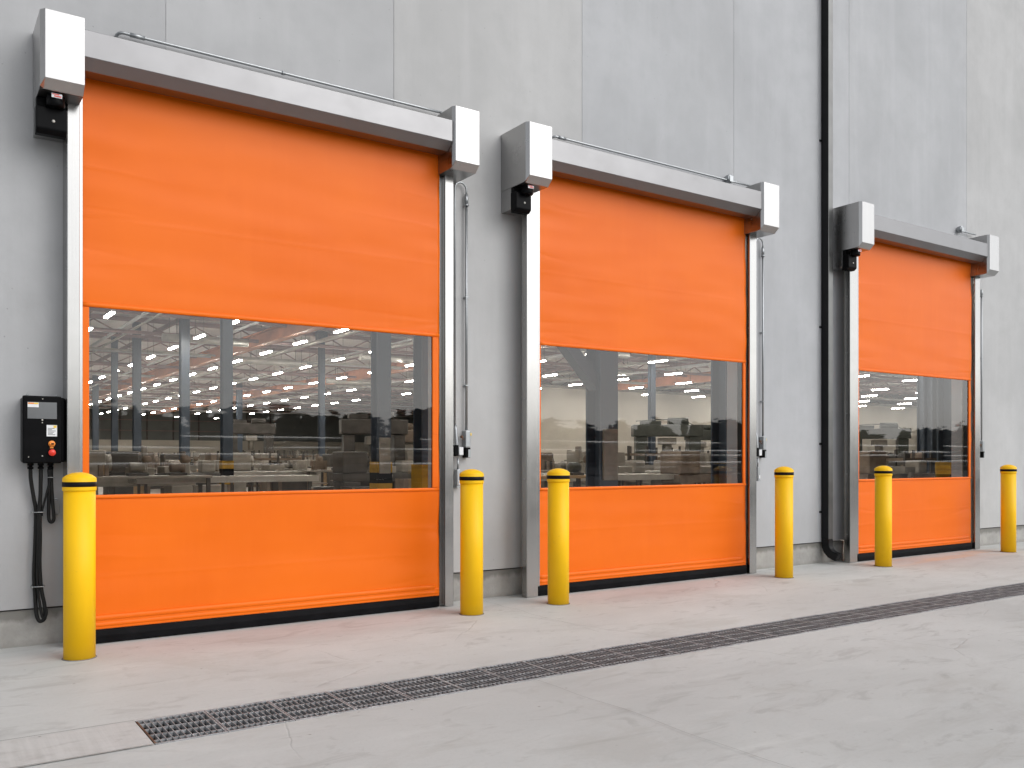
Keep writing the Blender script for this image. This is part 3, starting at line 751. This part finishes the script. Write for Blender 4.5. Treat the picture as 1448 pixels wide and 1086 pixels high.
# conduits dropping beside the right posts, with their safety switches
def drop(x, label, z1, u=True, short=True):
    t = thing('conduit_drop', label, 'conduit', (x, WY, 1.5), 'conduit drops beside the door posts')
    y = 6.90; w = .122; xr = x+w; r = .0115
    mb = MB()
    if u:
        mb.tube([(x, y, 1.58), (x, y, z1-.02)]+arc((x+w/2, y, z1-.02), w/2, 180, 0, 12)[1:]+[(xr, y, z1-.1)], .009, 10)
    mb.tube([(xr, y, z1-.1), (xr, y, 2.6), (xr, y, 1.55)], r, 10)
    obj('pipe_run', mb, 'zinc', t)
    mb = MB()
    mb.tube([(xr, y, z1-.15), (xr, y, z1-.06)], r*1.5, 10)
    mb.tube([(xr, y, z1-.165), (xr, y, z1-.15)], r*1.9, 10)
    obj('coupling', mb, 'zinc', t)
    mb = MB()
    for zz in (2.75, 1.95): mb.box((xr-.014, y-.012, zz), (xr+.024, WY, zz+.010), .002)
    each('pipe_strap', mb, 'zinc', t)
    sw = thing('safety_switch', label.replace('conduit drop', 'pair of grey safety switches under the conduit'), 'switch', (xr, WY, 1.3), 'safety switches beside the door posts')
    mb = MB(); mb.box((xr-.026, y-.032, 1.395), (xr+.026, WY-.004, 1.545), .006, mi=0); mb.box((xr-.026, y-.034, 1.300), (xr+.026, WY-.004, 1.392), .006, mi=1)
    mb.box((xr-.001, y-.036, 1.303), (xr+.025, y-.0345, 1.375), .001, mi=0)
    obj('switch_body', mb, ['zinc', 'black'], sw)
    mb = MB(); mb.box((xr+.027, y-.02, 1.50), (xr+.045, y-.004, 1.525), .003, mi=0); mb.lathe([(0, 0), (.012, .0), (.012, .02), (0, .02)], (xr-.055, y, 1.49), 12, axis=1, mi=1)
    mb.tube([(xr-.055, y-.01, 1.49), (xr-.04, y-.012, 1.46), (xr-.027, y-.01, 1.47)], .004, 6, mi=1)
    obj('wire_tail', mb, ['stickery', 'rust'], sw)
    if u:
        mb = MB(); mb.tube([(x+.004, y, 1.60), (x+.006, y-.004, 1.55), (x+.016, y-.006, 1.40), (x+.024, y-.006, 1.32)], [.010, .016, .018, .016], 10, mi=0)
        mb.box((x-.016, y-.03, 1.315), (x+.022, WY-.004, 1.415), .004, mi=1)
        obj('actuator', mb, ['zinc', 'black'], sw)
        mb = MB(); mb.box((x+.030, y-.028, 1.325), (x+.075, WY-.004, 1.395), .003); obj('terminal_box', mb, 'sticker', sw)
    if short:
        lo = thing('pipe_stub', label.replace('conduit drop', 'short pipe and low receptacle under the switches'), 'conduit', (x+.03, WY, 1.1), 'pipe stubs under the safety switches')
        mb = MB(); mb.tube([(x+.032, y, 1.30), (x+.032, y, 1.19)], .010, 10); obj('pipe_run', mb, 'zinc', lo)
        mb = MB(); mb.box((x+.010, y-.025, 1.045), (x+.048, WY-.004, 1.195), .006, mi=0); mb.box((x+.004, y-.03, 1.030), (x+.054, WY-.003, 1.043), .002, mi=0); mb.box((x+.026, y-.027, 1.06), (x+.046, y-.0255, 1.10), .001, mi=1)
        obj('receptacle', mb, ['zinc', 'sticker'], lo)
drop(4.066, 'conduit drop beside the right post of the nearest door', 3.745)
drop(8.087, 'conduit drop beside the right post of the middle door', 3.80)
drop(12.876, 'conduit drop beside the right post of the farthest door', 3.82, False, False)

# ------------------------------------------------------------------ downspout
ds = thing('downspout', 'black square downspout running down the wall between middle and far doors', 'downspout', (9.37, WY, 0))
X0, X1, Y0, Y1 = 9.322, 9.412, 6.824, WY-.004
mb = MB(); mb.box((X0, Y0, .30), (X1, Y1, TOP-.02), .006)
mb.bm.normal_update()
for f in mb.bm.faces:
    if (abs(f.normal.y) > .8 and f.calc_center_median().y < Y0+.02) or (abs(f.normal.x) > .8 and f.calc_center_median().x > X1-.004): f.material_index = 1  # front greyed for sky sheen, right side greyed to bounce light
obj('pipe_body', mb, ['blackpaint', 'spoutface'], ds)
mb = MB(); t = bmesh.new(); prev = None
prof = []
for k in range(9):
    a = R(k/8*66); rr = .19
    # the elbow swings out from the wall
    cy, cz = Y0-.085, .298
    prof.append(a)
rings = []
pc = [((Y0+Y1)/2, .301, 0), ((Y0+Y1)/2, .25, 0), ((Y0+Y1)/2-.006, .205, 14), ((Y0+Y1)/2-.03, .155, 34), ((Y0+Y1)/2-.07, .118, 52), ((Y0+Y1)/2-.125, .098, 66), ((Y0+Y1)/2-.165, .086, 68)]
hd = (Y1-Y0)/2
for y, z, a in pc:
    a = R(a); ny, nz = math.cos(a), math.sin(a)      # across the pipe, in the y-z plane
    rings.append([t.verts.new((X0, y-ny*hd, z+nz*hd*.9)), t.verts.new((X1, y-ny*hd, z+nz*hd*.9)), t.verts.new((X1, y+ny*hd, z-nz*hd*.9)), t.verts.new((X0, y+ny*hd, z-nz*hd*.9))])
for A, Bq in zip(rings, rings[1:]):
    for k in range(4): t.faces.new((A[k], A[(k+1) % 4], Bq[(k+1) % 4], Bq[k]))
t.faces.new(rings[0]); t.faces.new(rings[-1])
bmesh.ops.recalc_face_normals(t, faces=t.faces)
bmesh.ops.bevel(t, geom=[e for e in t.edges if len(e.link_faces) == 2 and e.calc_face_angle(0) > 1.], offset=.005, segments=2, affect='EDGES')
mb._merge(t); obj('elbow', mb, 'blackpaint', ds)
for z in (.62, 1.46, 2.9, 5.2):
    mb = MB()
    mb.box((X0-.003, Y0+.03, z), (X0-.0005, WY-.003, z+.022), .001); mb.box((X0-.035, WY-.008, z-.002), (X0-.004, WY-.002, z+.024), .001)
    mb.lathe([(.006, 0), (.006, .003), (0, .005)], (X0-.022, WY-.008, z+.011), 8, axis=1)
    obj('strap', mb, 'blackpaint', ds)

# ------------------------------------------------------------------ inside the hall
cols = [(5.80, 10.6, .26), (8.80, 18.2, .34), (8.0, 27.2, .30), (9.2, 37.0, .34), (8.72, 43.6, .33), (8.55, 48., .28), (11.5, 71.9, .4), (22.2, 72., .4), (17.3, 42.6, .27),
        (9.05, 10.8, .36), (10.66, 9.7, .32), (31.1, 33.2, .28), (17.5, 9.9, .40), (37.7, 22.7, .30), (27.4, 16.2, .3)]
clab = ['blue-grey column behind the right edge of the nearest door window', 'thick blue-grey column right of the middle of the nearest door window',
        'nearest striped column in the left half of the nearest door window', 'second striped column, left of the nearest striped one', 'third striped column, thinner and farther left',
        'far thin column left of the third striped column', 'faint column at the far left of the nearest door window', 'distant thin column right of the nearest striped one',
        'thin column without visible base left of the big machine', 'wide blue-grey column with a slanting brace in the middle door window', 'dark column behind the right edge of the middle door window',
        'slim column in the centre of the middle door window', 'dark wide column behind the right edge of the farthest door window', 'pale column in the right half of the farthest door window', 'grey column left of the centre of the farthest door window']
for k, ((x, y, w), l) in enumerate(zip(cols, clab)):
    t = thing('steel_column', l, 'column', (x, y, 0), 'steel columns inside the hall'); h = w/2
    mb = MB(); fl = w*.09; th = w*.5
    # H-section: two flanges and the web
    mb.box((x-h, y-th, 0), (x+h, y-th+fl, CH)); mb.box((x-h, y+th-fl, 0), (x+h, y+th, CH)); mb.box((x-fl/2, y-th+fl+.0005, 0), (x+fl/2, y+th-fl-.0005, CH))
    obj('shaft', mb, 'colsteel', t)
    if k in (1, 2, 3, 4, 5, 6, 7, 0, 12):
        mb = MB(); g = h+.02; gt = th+.02
        for j in range(5): mb.box((x-g, y-gt, .01+j*.24), (x+g, y+gt, .01+j*.24+.2385), mi=j % 2 if k != 0 else 0)
        obj('base_guard', mb, ['guard', 'band'], t)
    if k == 9:
        mb = MB(); mb.prism([(x-.18, 2.35), (x-.18, 2.62), (x-1.3, 3.75), (x-1.42, 3.62)], 1, y-.1, y+.1); obj('knee_brace', mb, 'colsteel', t)
    if k in (1, 9):
        mb = MB(); mb.box((x-h*.8, y-th-.05, .95), (x+h*.8, y-th-.002, 1.75), .01); obj('switch_cabinet', mb, 'mgrey', t)
    if k == 8: mb = MB(); mb.box((x-.25, y-.2, CH-.5), (x+.25, y+.2, CH-.02)); obj('head_plate', mb, 'colsteel', t)

# lamps: rows of LED battens hung under the roof
def in_view(x, y):
    q = x/y
    return any(a-.03 < q < b+.03 for a, b in ((.154, .556), (.727, 1.14), (1.455, 1.83)))
lamp0 = None; nl = 0
rows = [1.7, 5.5, 9.4, 13.3, 17.1, 21.2, 25.6, 30.4, 35.6, 40.6, 45.6, 50.6, 55.6, 60.6, 66, 72, 78, 84, 90, 96]
for x in rows:
    for j in range(-4, 21):  # rows go on toward the doors, out of view, to light near columns
        y = 26.4+4.35*j*(.97 if x < 20 else 1.02)+(x*.21) % 1.3
        if y > (51 if x > 33 else 110) or not in_view(x, y): continue
        if lamp0 is None:
            lamp0 = thing('ceiling_lamp', 'white LED batten lamp hanging under the hall roof', 'lamp', (x, y, 6.), 'rows of LED lamps under the hall roof')
            mb = MB(); mb.box((x-.08, y-.68, 6.035), (x+.08, y+.68, 6.11), .01); obj('lamp_housing', mb, 'lampbody', lamp0)
            mb = MB(); mb.box((x-.06, y-.62, 5.99), (x+.06, y+.62, 6.034), .012); obj('tube', mb, 'lamp', lamp0)
            mb = MB(); mb.box((x-.006, y-.6, 6.111), (x+.006, y-.588, CH)); mb.box((x-.006, y+.588, 6.111), (x+.006, y+.6, CH)); each('hanger', mb, 'mdark', lamp0)
        else: copy_thing(lamp0, (x, y, 6.))
        nl += 1
print('LAMPS', nl)
# steelwork and pipes under the roof
def beam(name, a, b, m, label, cat, group, truss=False):
    t = tag(obj(name, MB().box(a, b), m, base=((a[0]+b[0])/2, (a[1]+b[1])/2, a[2])), label, cat, group)
for k, y in enumerate([22, 29, 36, 43, 50, 57, 64, 71, 78, 85, 92, 99, 106]):
    t = thing('roof_truss', 'reddish steel roof truss spanning the hall under the deck', 'roof beam', (40, y, CH-.9), 'reddish trusses under the hall roof')
    mb = MB(); mb.box((IX0+.05, y-.09, CH-.22), (IX1-.05, y+.09, CH-.03)); obj('top_chord', mb, 'primer', t)
    mb = MB(); mb.box((IX0+.05, y-.07, CH-.95), (IX1-.05, y+.07, CH-.82)); obj('bottom_chord', mb, 'primer', t)
    mb = MB(); x = IX0+.3; up = True
    while x < IX1-1.4:
        mb.tube([(x, y, CH-.80 if up else CH-.24), (x+1.1, y, CH-.24 if up else CH-.80)], .035, 5); x += 1.1; up = not up
    obj('web', mb, 'primer', t)
for k, (x, zz) in enumerate([(13.1, 6.3), (24.2, 6.4), (43.5, 6.3)]):
    l = ['orange crane beam running away through the nearest door window', 'orange crane beam higher up, right of the first one', 'orange crane beam seen through the middle door window'][k]
    t = thing('crane_beam', l, 'crane beam', (x, 30, zz), 'orange crane beams in the hall')
    mb = MB(); mb.box((x-.2, 12, zz), (x+.2, 113 if x < 33 else 51, zz+.05)); mb.box((x-.03, 12, zz+.0505), (x+.03, 113 if x < 33 else 51, zz+.55)); mb.box((x-.2, 12, zz+.5505), (x+.2, 113 if x < 33 else 51, zz+.6)); obj('girder', mb, 'orangebeam', t)
    mb = MB(); yy = 20
    while yy < (112 if x < 33 else 50): mb.box((x-.26, yy-.06, zz+.605), (x+.26, yy+.06, CH-.96)); yy += 7
    each('hanger', mb, 'orangebeam', t)
for k, (x, zz, r) in enumerate([(7.4, 6.75, .07), (7.9, 6.75, .05), (11.3, 6.6, .06), (15.2, 6.5, .09), (19, 6.7, .05), (19.6, 6.7, .08), (28, 6.6, .1), (33.5, 6.5, .07), (38.2, 6.7, .09), (48, 6.6, .08)]):
    o = obj('service_pipe', MB().tube([(x, 10, zz), (x, 113 if x < 32 else 51, zz)], r, 8), 'bright' if k % 2 else 'lampbody', base=(x, 10, zz))
    tag(o, 'grey service pipe running lengthwise under the hall roof', 'pipe', 'service pipes under the hall roof')

for k, y in enumerate([25.3, 32.4, 33.1, 39.6, 46.4, 47.2, 53.7, 60.1, 60.9, 67.5, 74.6, 81.4, 88.3, 95.3, 102]):
    o = obj('sprinkler_pipe', MB().tube([(IX0+.1, y, 6.55), (IX1-.1, y, 6.55)], .05 if k % 3 else .08, 8), ['primer', 'bright', 'lampbody'][k % 3], base=(40, y, 6.55))
    tag(o, 'thin sprinkler pipe running across the hall under the trusses', 'pipe', 'sprinkler pipes under the hall roof')
for k, x in enumerate([3.4, 6.2, 9.9, 14.2, 17.9, 22.4, 26.9, 31.8, 37, 42.2, 47.4, 52.6, 58, 64, 70, 76]):
    o = obj('roof_purlin', MB().box((x-.05, 9, CH-.42), (x+.05, 113, CH-.23)), 'primer', base=(x, 9, CH-.4))
    tag(o, 'slim reddish purlin running lengthwise between the roof trusses', 'purlin', 'purlins under the hall roof')
for k, (x, y) in enumerate([(10.6, 39), (16, 46), (20.5, 41), (24.5, 55), (27.5, 33), (34, 40), (38, 34), (50, 36)]):
    t = thing('air_duct', ['round bright air duct hung crosswise, left of the thin column', 'round bright air duct above the distant press', 'round bright air duct right of the thin column', 'far round air duct deep in the nearest door window',
        'round air duct left of the slim middle column', 'round air duct right of the slim middle column', 'round air duct at the left of the farthest door window', 'round air duct at the right of the farthest door window'][k], 'air duct', (x, y, 6.3), 'air ducts under the hall roof')
    obj('duct_run', MB().tube([(x-1.8, y, 6.35), (x+1.8, y, 6.35)], .17, 14), 'bright', t)
    for q in (-1.2, 1.2): obj('hanger', MB().box((x+q-.01, y-.01, 6.5), (x+q+.01, y+.01, CH-.02)), 'mdark', t)
# machines, benches and stock on the hall floor
def press(x, y, w, h, m, label):
    t = thing('press_machine', label, 'machine', (x, y, 0), 'machines on the hall floor'); d = w*.4
    t.rotation_euler.z = math.atan2(y, x)-R(90)+R(8)
    for s_ in (-1, 1):
        mb = MB(); mb.box((x+s_*w/2-.22*w*.5, y-d/2, 0), (x+s_*w/2+.22*w*.5, y+d/2, h*.78), .02); mb.box((x+s_*w/2-.07*w, y-d/2-.06, h*.30), (x+s_*w/2+.07*w, y-d/2-.002, h*.52), .01); obj('upright', mb, m, t)
    mb = MB(); mb.box((x-w*.66, y-d*.6, h*.785), (x+w*.66, y+d*.6, h*.96), .03)
    mb.box((x-w*.5, y-d*.3, h*.963), (x-w*.12, y+d*.3, h+.06), .02); mb.tube([(x+w*.02, y, h*1.0), (x+w*.4, y, h*1.0)], .09*w, 10); mb.tube([(x-w*.6, y-d*.2, h+.05), (x-w*.2, y-d*.2, h+.12), (x+w*.3, y-d*.2, h+.11), (x+w*.62, y-d*.2, h*.9)], .02, 6)
    obj('crown', mb, m, t)
    mb = MB(); mb.box((x-w*.385, y-d*.5, .0), (x+w*.385, y+d*.5, h*.26), .02); mb.box((x-w*.36, y-d*.56, h*.262), (x+w*.36, y+d*.5, h*.29), .01); obj('bed', mb, 'mdark', t)
    mb = MB(); mb.box((x-w*.16, y-d*.4, h*.66), (x+w*.16, y+d*.4, h*.76), .02); mb.tube([(x, y, h*.76), (x, y, h*.5)], .09*w, 10); obj('ram', mb, 'mgrey', t)
    mb = MB(); mb.box((x+w*.62, y-d*.85, .9), (x+w*.62+.3, y-d*.65, 1.5), .02); mb.tube([(x+w*.62+.15, y-d*.75, 0), (x+w*.62+.15, y-d*.75, .9)], .04, 6); obj('control_pedestal', mb, 'mgrey', t)
def lathe_machine(x, y, L, m, label, ry=0):
    t = thing('lathe_machine', label, 'machine', (x, y, 0), 'machines on the hall floor')
    mb = MB(); mb.box((x-L/2, y-.35, .62), (x+L/2, y+.35, .86), .02); obj('bed', mb, m, t)
    for s_ in (-1, 1): mb = MB(); mb.box((x+s_*L*.38-.25, y-.38, 0), (x+s_*L*.38+.25, y+.38, .617), .02); obj('leg', mb, m, t)
    mb = MB(); mb.box((x-L/2, y-.4, .863), (x-L/2+.75, y+.4, 1.48), .04); mb.lathe([(.2, 0), (.2, .16), (.05, .17), (0, .17)], (x-L/2+.752, y, 1.18), 16, axis=0); obj('headstock', mb, m, t)
    mb = MB(); mb.box((x+L/2-.5, y-.22, .863), (x+L/2-.1, y+.22, 1.22), .04); obj('tailstock', mb, 'mgrey', t)
    mb = MB(); mb.box((x-.1, y-.5, .863), (x+.4, y+.4, 1.06), .02); mb.lathe([(.13, 0), (.13, .02), (0, .02)], (x+.15, y-.5, .78), 12, axis=1); obj('carriage', mb, 'mgrey', t)
def bench_machine(x, y, z, k, label):
    t = thing('bench_machine', label, 'machine', (x, y, z), 'small machines on the benches'); w = .34+.05*(k % 4)
    mb = MB(); mb.box((x-w/2, y-.15, z), (x+w/2, y+.15, z+.06), .01); obj('base', mb, 'mdark', t)
    mb = MB(); mb.lathe([(0, 0), (.10, 0), (.115, .02), (.115, w*.7), (.09, w*.76), (0, w*.78)], (x-w*.4, y, z+.18), 14, axis=0); obj('motor', mb, ['mgreen', 'mbrown', 'mgrey', 'mdark'][k % 4], t)
    mb = MB(); mb.box((x+w*.2, y-.08, z+.0605), (x+w*.45, y+.08, z+.42+.12*(k % 3)), .02); mb.tube([(x+w*.3, y-.09, z+.3), (x+w*.3, y-.3, z+.36)], .025, 8); obj('arm', mb, 'mbrown' if k % 2 else 'mgrey', t)
    mb = MB(); mb.lathe([(0, 0), (.10, 0), (.10, .02), (0, .02)], (x+w*.3, y-.3, z+.36), 14, axis=1); obj('hand_wheel', mb, 'mbrown', t)
def bench(x, y, L, m, label):
    t = thing('work_bench', label, 'bench', (x, y, 0), 'work benches on the hall floor')
    mb = MB(); mb.box((x-L/2, y-.4, .84), (x+L/2, y+.4, .90), .01); obj('bench_top', mb, m, t)
    for a in (-1, 1):
        for b in (-1, 1): mb = MB(); mb.box((x+a*(L/2-.08)-.04, y+b*.34-.04, 0), (x+a*(L/2-.08)+.04, y+b*.34+.04, .838)); obj('leg', mb, 'mdark', t)
    mb = MB(); mb.box((x-L/2+.06, y-.36, .3), (x+L/2-.06, y+.36, .33)); obj('shelf', mb, 'mbrown', t)
def conveyor(x, y, L, label):
    t = thing('roller_conveyor', label, 'conveyor', (x, y, 0), 'roller conveyors on the hall floor')
    for b in (-1, 1): mb = MB(); mb.box((x-L/2, y+b*.4-.03, .72), (x+L/2, y+b*.4+.03, .86)); obj('side_rail', mb, 'bright', t)
    mb = MB(); n = int(L/.2)
    for k in range(n): mb.tube([(x-L/2+.1+k*.2, y-.365, .83), (x-L/2+.1+k*.2, y+.365, .83)], .04, 8)
    obj('roller_bed', mb, 'bright', t)
    for a in (-.45, 0, .45):
        for b in (-1, 1): mb = MB(); mb.box((x+a*L-.03, y+b*.36-.025, 0), (x+a*L+.03, y+b*.36+.025, .718)); obj('leg', mb, 'mdark', t)
def crate(x, y, z, w, h, m, label):
    t = thing('crate', label, 'crate', (x, y, z), 'crates standing about in the hall')
    mb = MB(); d = w*.8
    mb.box((x-w/2+.02, y-d/2+.02, z+.02), (x+w/2-.02, y+d/2-.02, z+h-.005)); obj('crate_body', mb, m, t)
    mb = MB()
    for a in (-1, 1):
        for b in (-1, 1): mb.box((x+a*(w/2-.04)-.04, y+b*(d/2-.03)-.03, z), (x+a*(w/2-.04)+.04, y+b*(d/2-.03)+.03, z+h))
    each('corner_post', mb, 'mbrown', t)
def rack(x, y, L, h, label):
    t = thing('storage_rack', label, 'rack', (x, y, 0), 'storage racks in the hall')
    n = 3
    for k in range(n+1):
        mb = MB()
        for b in (-1, 1): mb.box((x-L/2+L*k/n-.035, y+b*.45-.03, 0), (x-L/2+L*k/n+.035, y+b*.45+.03, h))
        mb.box((x-L/2+L*k/n-.03, y-.41, h*.4), (x-L/2+L*k/n+.03, y+.41, h*.4+.06)); obj('upright', mb, 'mdark', t)
    for j in range(3): mb = MB(); zz = .25+j*(h-.4)/2.4; mb.box((x-L/2+.055, y-.42, zz), (x+L/2-.055, y+.42, zz+.09)); obj('shelf', mb, 'mbrown', t)
W1, W2, W3 = 'nearest', 'middle', 'farthest'
press(11.6, 24.5, 1.5, 2.55, 'mdark', 'big dark press right of centre in the nearest door window')
press(13.6, 26.2, 1.3, 2.3, 'mbrown', 'brown press just right of the big dark press')
press(27.6, 28.5, 2.3, 2.85, 'mgreen', 'wide green-grey portal press in the middle door window')
press(30.6, 29.3, 1.2, 2.7, 'mgreen', 'narrow green-grey press against the right of the portal press')
press(41.3, 27.2, 2.2, 2.9, 'mgreen', 'green-grey portal press at the left of the farthest door window')
press(18.0, 56.0, 2.2, 3.6, 'mdark', 'distant dark press left of the big machine')
lathe_machine(18.9, 24.5, 3.2, 'mbrown', 'brown lathe left of the wide braced column')
lathe_machine(25.4, 33.0, 3.6, 'mdark', 'dark lathe right of the wide braced column')
lathe_machine(10.8, 34.0, 3.0, 'mbrown', 'brown lathe behind the thick column')
lathe_machine(6.9, 33.5, 2.6, 'mdark', 'dark lathe between the striped columns')
lathe_machine(15.2, 31.0, 3.4, 'mgrey', 'grey lathe behind the brown press')
lathe_machine(23.0, 21.5, 3.0, 'mgrey', 'grey lathe before the portal press')
lathe_machine(36.5, 23.5, 3.4, 'mbrown', 'brown lathe left of the pale far column')
lathe_machine(33.0, 20.0, 3.0, 'mdark', 'dark lathe low in the farthest door window')
k = 0
rnd = random.Random(21)
kinds = ['bench', 'lathe', 'crate', 'bench', 'conveyor', 'crate', 'lathe', 'bench', 'crate', 'bench', 'lathe', 'rack']
spots = []
for (qa, qb, win, n, ya, yb) in ((.17, .55, W1, 84, 20, 74), (.73, 1.13, W2, 54, 15, 48), (1.46, 1.82, W3, 34, 14, 34)):
    for j in range(n):
        for tr in range(30):
            y = ya+(yb-ya)*(rnd.random()**1.1); x = y*(qa+(qb-qa)*rnd.random())
            if all((x-a)**2+((y-b)*.9)**2 > 1.9 for a, b in spots) and all((x-c[0])**2+(y-c[1])**2 > 2 for c in cols): break
        spots.append((x, y)); kd = kinds[k % len(kinds)]; k += 1
        near = 'near the glass' if y < ya+(yb-ya)*.33 else ('halfway back' if y < ya+(yb-ya)*.66 else 'far back')
        side = 'left part' if (x/y-qa)/(qb-qa) < .33 else ('middle' if (x/y-qa)/(qb-qa) < .66 else 'right part')
        where = '%s, %s of the %s window' % (near, side, win)
        if kd == 'bench':
            bench(x, y, rnd.uniform(2, 3.2), rnd.choice(['bright', 'mgrey', 'wood']), 'long work bench '+where)
            bench_machine(x+.75, y+.02, .902, k, 'small machine on a bench, '+where)
            if k % 2: bench_machine(x-.1, y, .902, k+1, 'smaller left machine on a bench, '+where)
            for q in range(1):
                w = rnd.uniform(.2, .45); m = rnd.choice(['card', 'mdark', 'mdark', 'mbrown']); h = rnd.uniform(.12, .35)
                crate(x-.8+q*.8, y, .902, w, h, m, '%s crate on a bench, %s' % ({'card': 'tan', 'mdark': 'black', 'mgrey': 'grey', 'mbrown': 'brown'}[m], where))
        elif kd == 'conveyor': conveyor(x, y, rnd.uniform(3, 5.5), 'bright roller conveyor '+where)
        elif kd == 'rack': rack(x, y, rnd.uniform(2.4, 3.6), rnd.uniform(1.3, 1.8), 'dark storage rack '+where)
        elif kd == 'lathe': lathe_machine(x, y, rnd.uniform(2.4, 3.2), rnd.choice(['mdark', 'mbrown', 'mgrey']), 'small lathe '+where)
        else:
            m = rnd.choice(['mdark', 'mdark', 'mgrey', 'mbrown', 'wood']); w = rnd.uniform(.6, 1.1)
            crate(x, y, 0, w, rnd.uniform(.4, .85), m, '%s crate on the floor %s' % ({'card': 'tan', 'mdark': 'black', 'mgrey': 'grey', 'mbrown': 'brown', 'wood': 'wooden'}[m], where))

# ------------------------------------------------------------------ wood across the road, seen only in reflections
bm = bmesh.new(); rnd = random.Random(5)
x = -40.
while x < 210:
    h = rnd.choice([4.9, 5.2, 5.5])*rnd.uniform(.9, 1.1); w = rnd.uniform(2.2, 3.4); yy = -62+rnd.uniform(-5, 3); con = rnd.random() < .35
    for q in range(200):
        f = rnd.random()**.8; z = f*h
        rr = w*(1-f if con else math.sqrt(max(0, 1-(2*f-.85)**2*.75)))*rnd.uniform(.3, 1)
        a = rnd.uniform(0, 6.28); c = Vector((x+rr*math.cos(a), yy+rr*math.sin(a), z)); s_ = rnd.uniform(.25, .6)
        u = Vector((rnd.uniform(-1, 1), rnd.uniform(-1, 1), rnd.uniform(-1, 1))).normalized()*s_; v_ = u.orthogonal().normalized()*s_
        bm.faces.new([bm.verts.new(c+u), bm.verts.new(c+v_), bm.verts.new(c-u), bm.verts.new(c-v_)])
    x += rnd.uniform(.9, 1.7)
stuff(obj('treeline', bm, 'leaf'))

# ------------------------------------------------------------------ light
w = bpy.data.worlds.new('World'); sc.world = w; w.use_nodes = True
nt = w.node_tree; nt.nodes.clear()
sky = nt.nodes.new('ShaderNodeTexSky'); sky.sky_type = 'NISHITA'; sky.sun_disc = False
SUN_EL, SUN_AZ = 40., 150.       # azimuth of the direction towards the sun, clockwise from +Y
sky.sun_elevation = R(SUN_EL); sky.sun_rotation = R(SUN_AZ); sky.air_density = 1.; sky.dust_density = 1.5; sky.ozone_density = 1.
bw = nt.nodes.new('ShaderNodeRGBToBW'); nt.links.new(sky.outputs[0], bw.inputs[0])
mx = nt.nodes.new('ShaderNodeMix'); mx.data_type = 'RGBA'; mx.inputs[0].default_value = .86
nt.links.new(sky.outputs[0], mx.inputs[6]); nt.links.new(bw.outputs[0], mx.inputs[7])
bg = nt.nodes.new('ShaderNodeBackground'); bg.inputs['Strength'].default_value = .15
nt.links.new(mx.outputs[2], bg.inputs[0]); ow = nt.nodes.new('ShaderNodeOutputWorld'); nt.links.new(bg.outputs[0], ow.inputs[0])
sl_ = bpy.data.lights.new('sun', 'SUN'); sl_.energy = .5; sl_.angle = R(60); sl_.color = (1, .985, .96)
so = bpy.data.objects.new('sun', sl_); COL.objects.link(so); so.location = (5, -10, 30)
dv = Vector((math.sin(R(SUN_AZ))*math.cos(R(SUN_EL)), math.cos(R(SUN_AZ))*math.cos(R(SUN_EL)), math.sin(R(SUN_EL))))
so.rotation_euler = dv.to_track_quat('Z', 'Y').to_euler()

# ------------------------------------------------------------------ camera
cam = bpy.data.cameras.new('camera'); co = bpy.data.objects.new('camera', cam); COL.objects.link(co)
co.location = (0, 0, 1.30); cam.sensor_width = 36.; cam.lens = 1256.94/1448*36
th = R(55.8067)            # heading measured from +X towards +Y
co.rotation_euler = (R(90), 0, th-R(90))
cam.shift_y = (647.3-543)/1448
cam.clip_start = .05; cam.clip_end = 3000
sc.camera = co
sc.view_settings.view_transform = 'Standard'; sc.view_settings.look = 'None'; sc.view_settings.gamma = 1.; sc.view_settings.use_curve_mapping = False
sc.view_settings.exposure = .75
sc.cycles.max_bounces = 8; sc.cycles.transparent_max_bounces = 12; sc.cycles.sample_clamp_indirect = 6.
sc.cycles.use_denoising = True
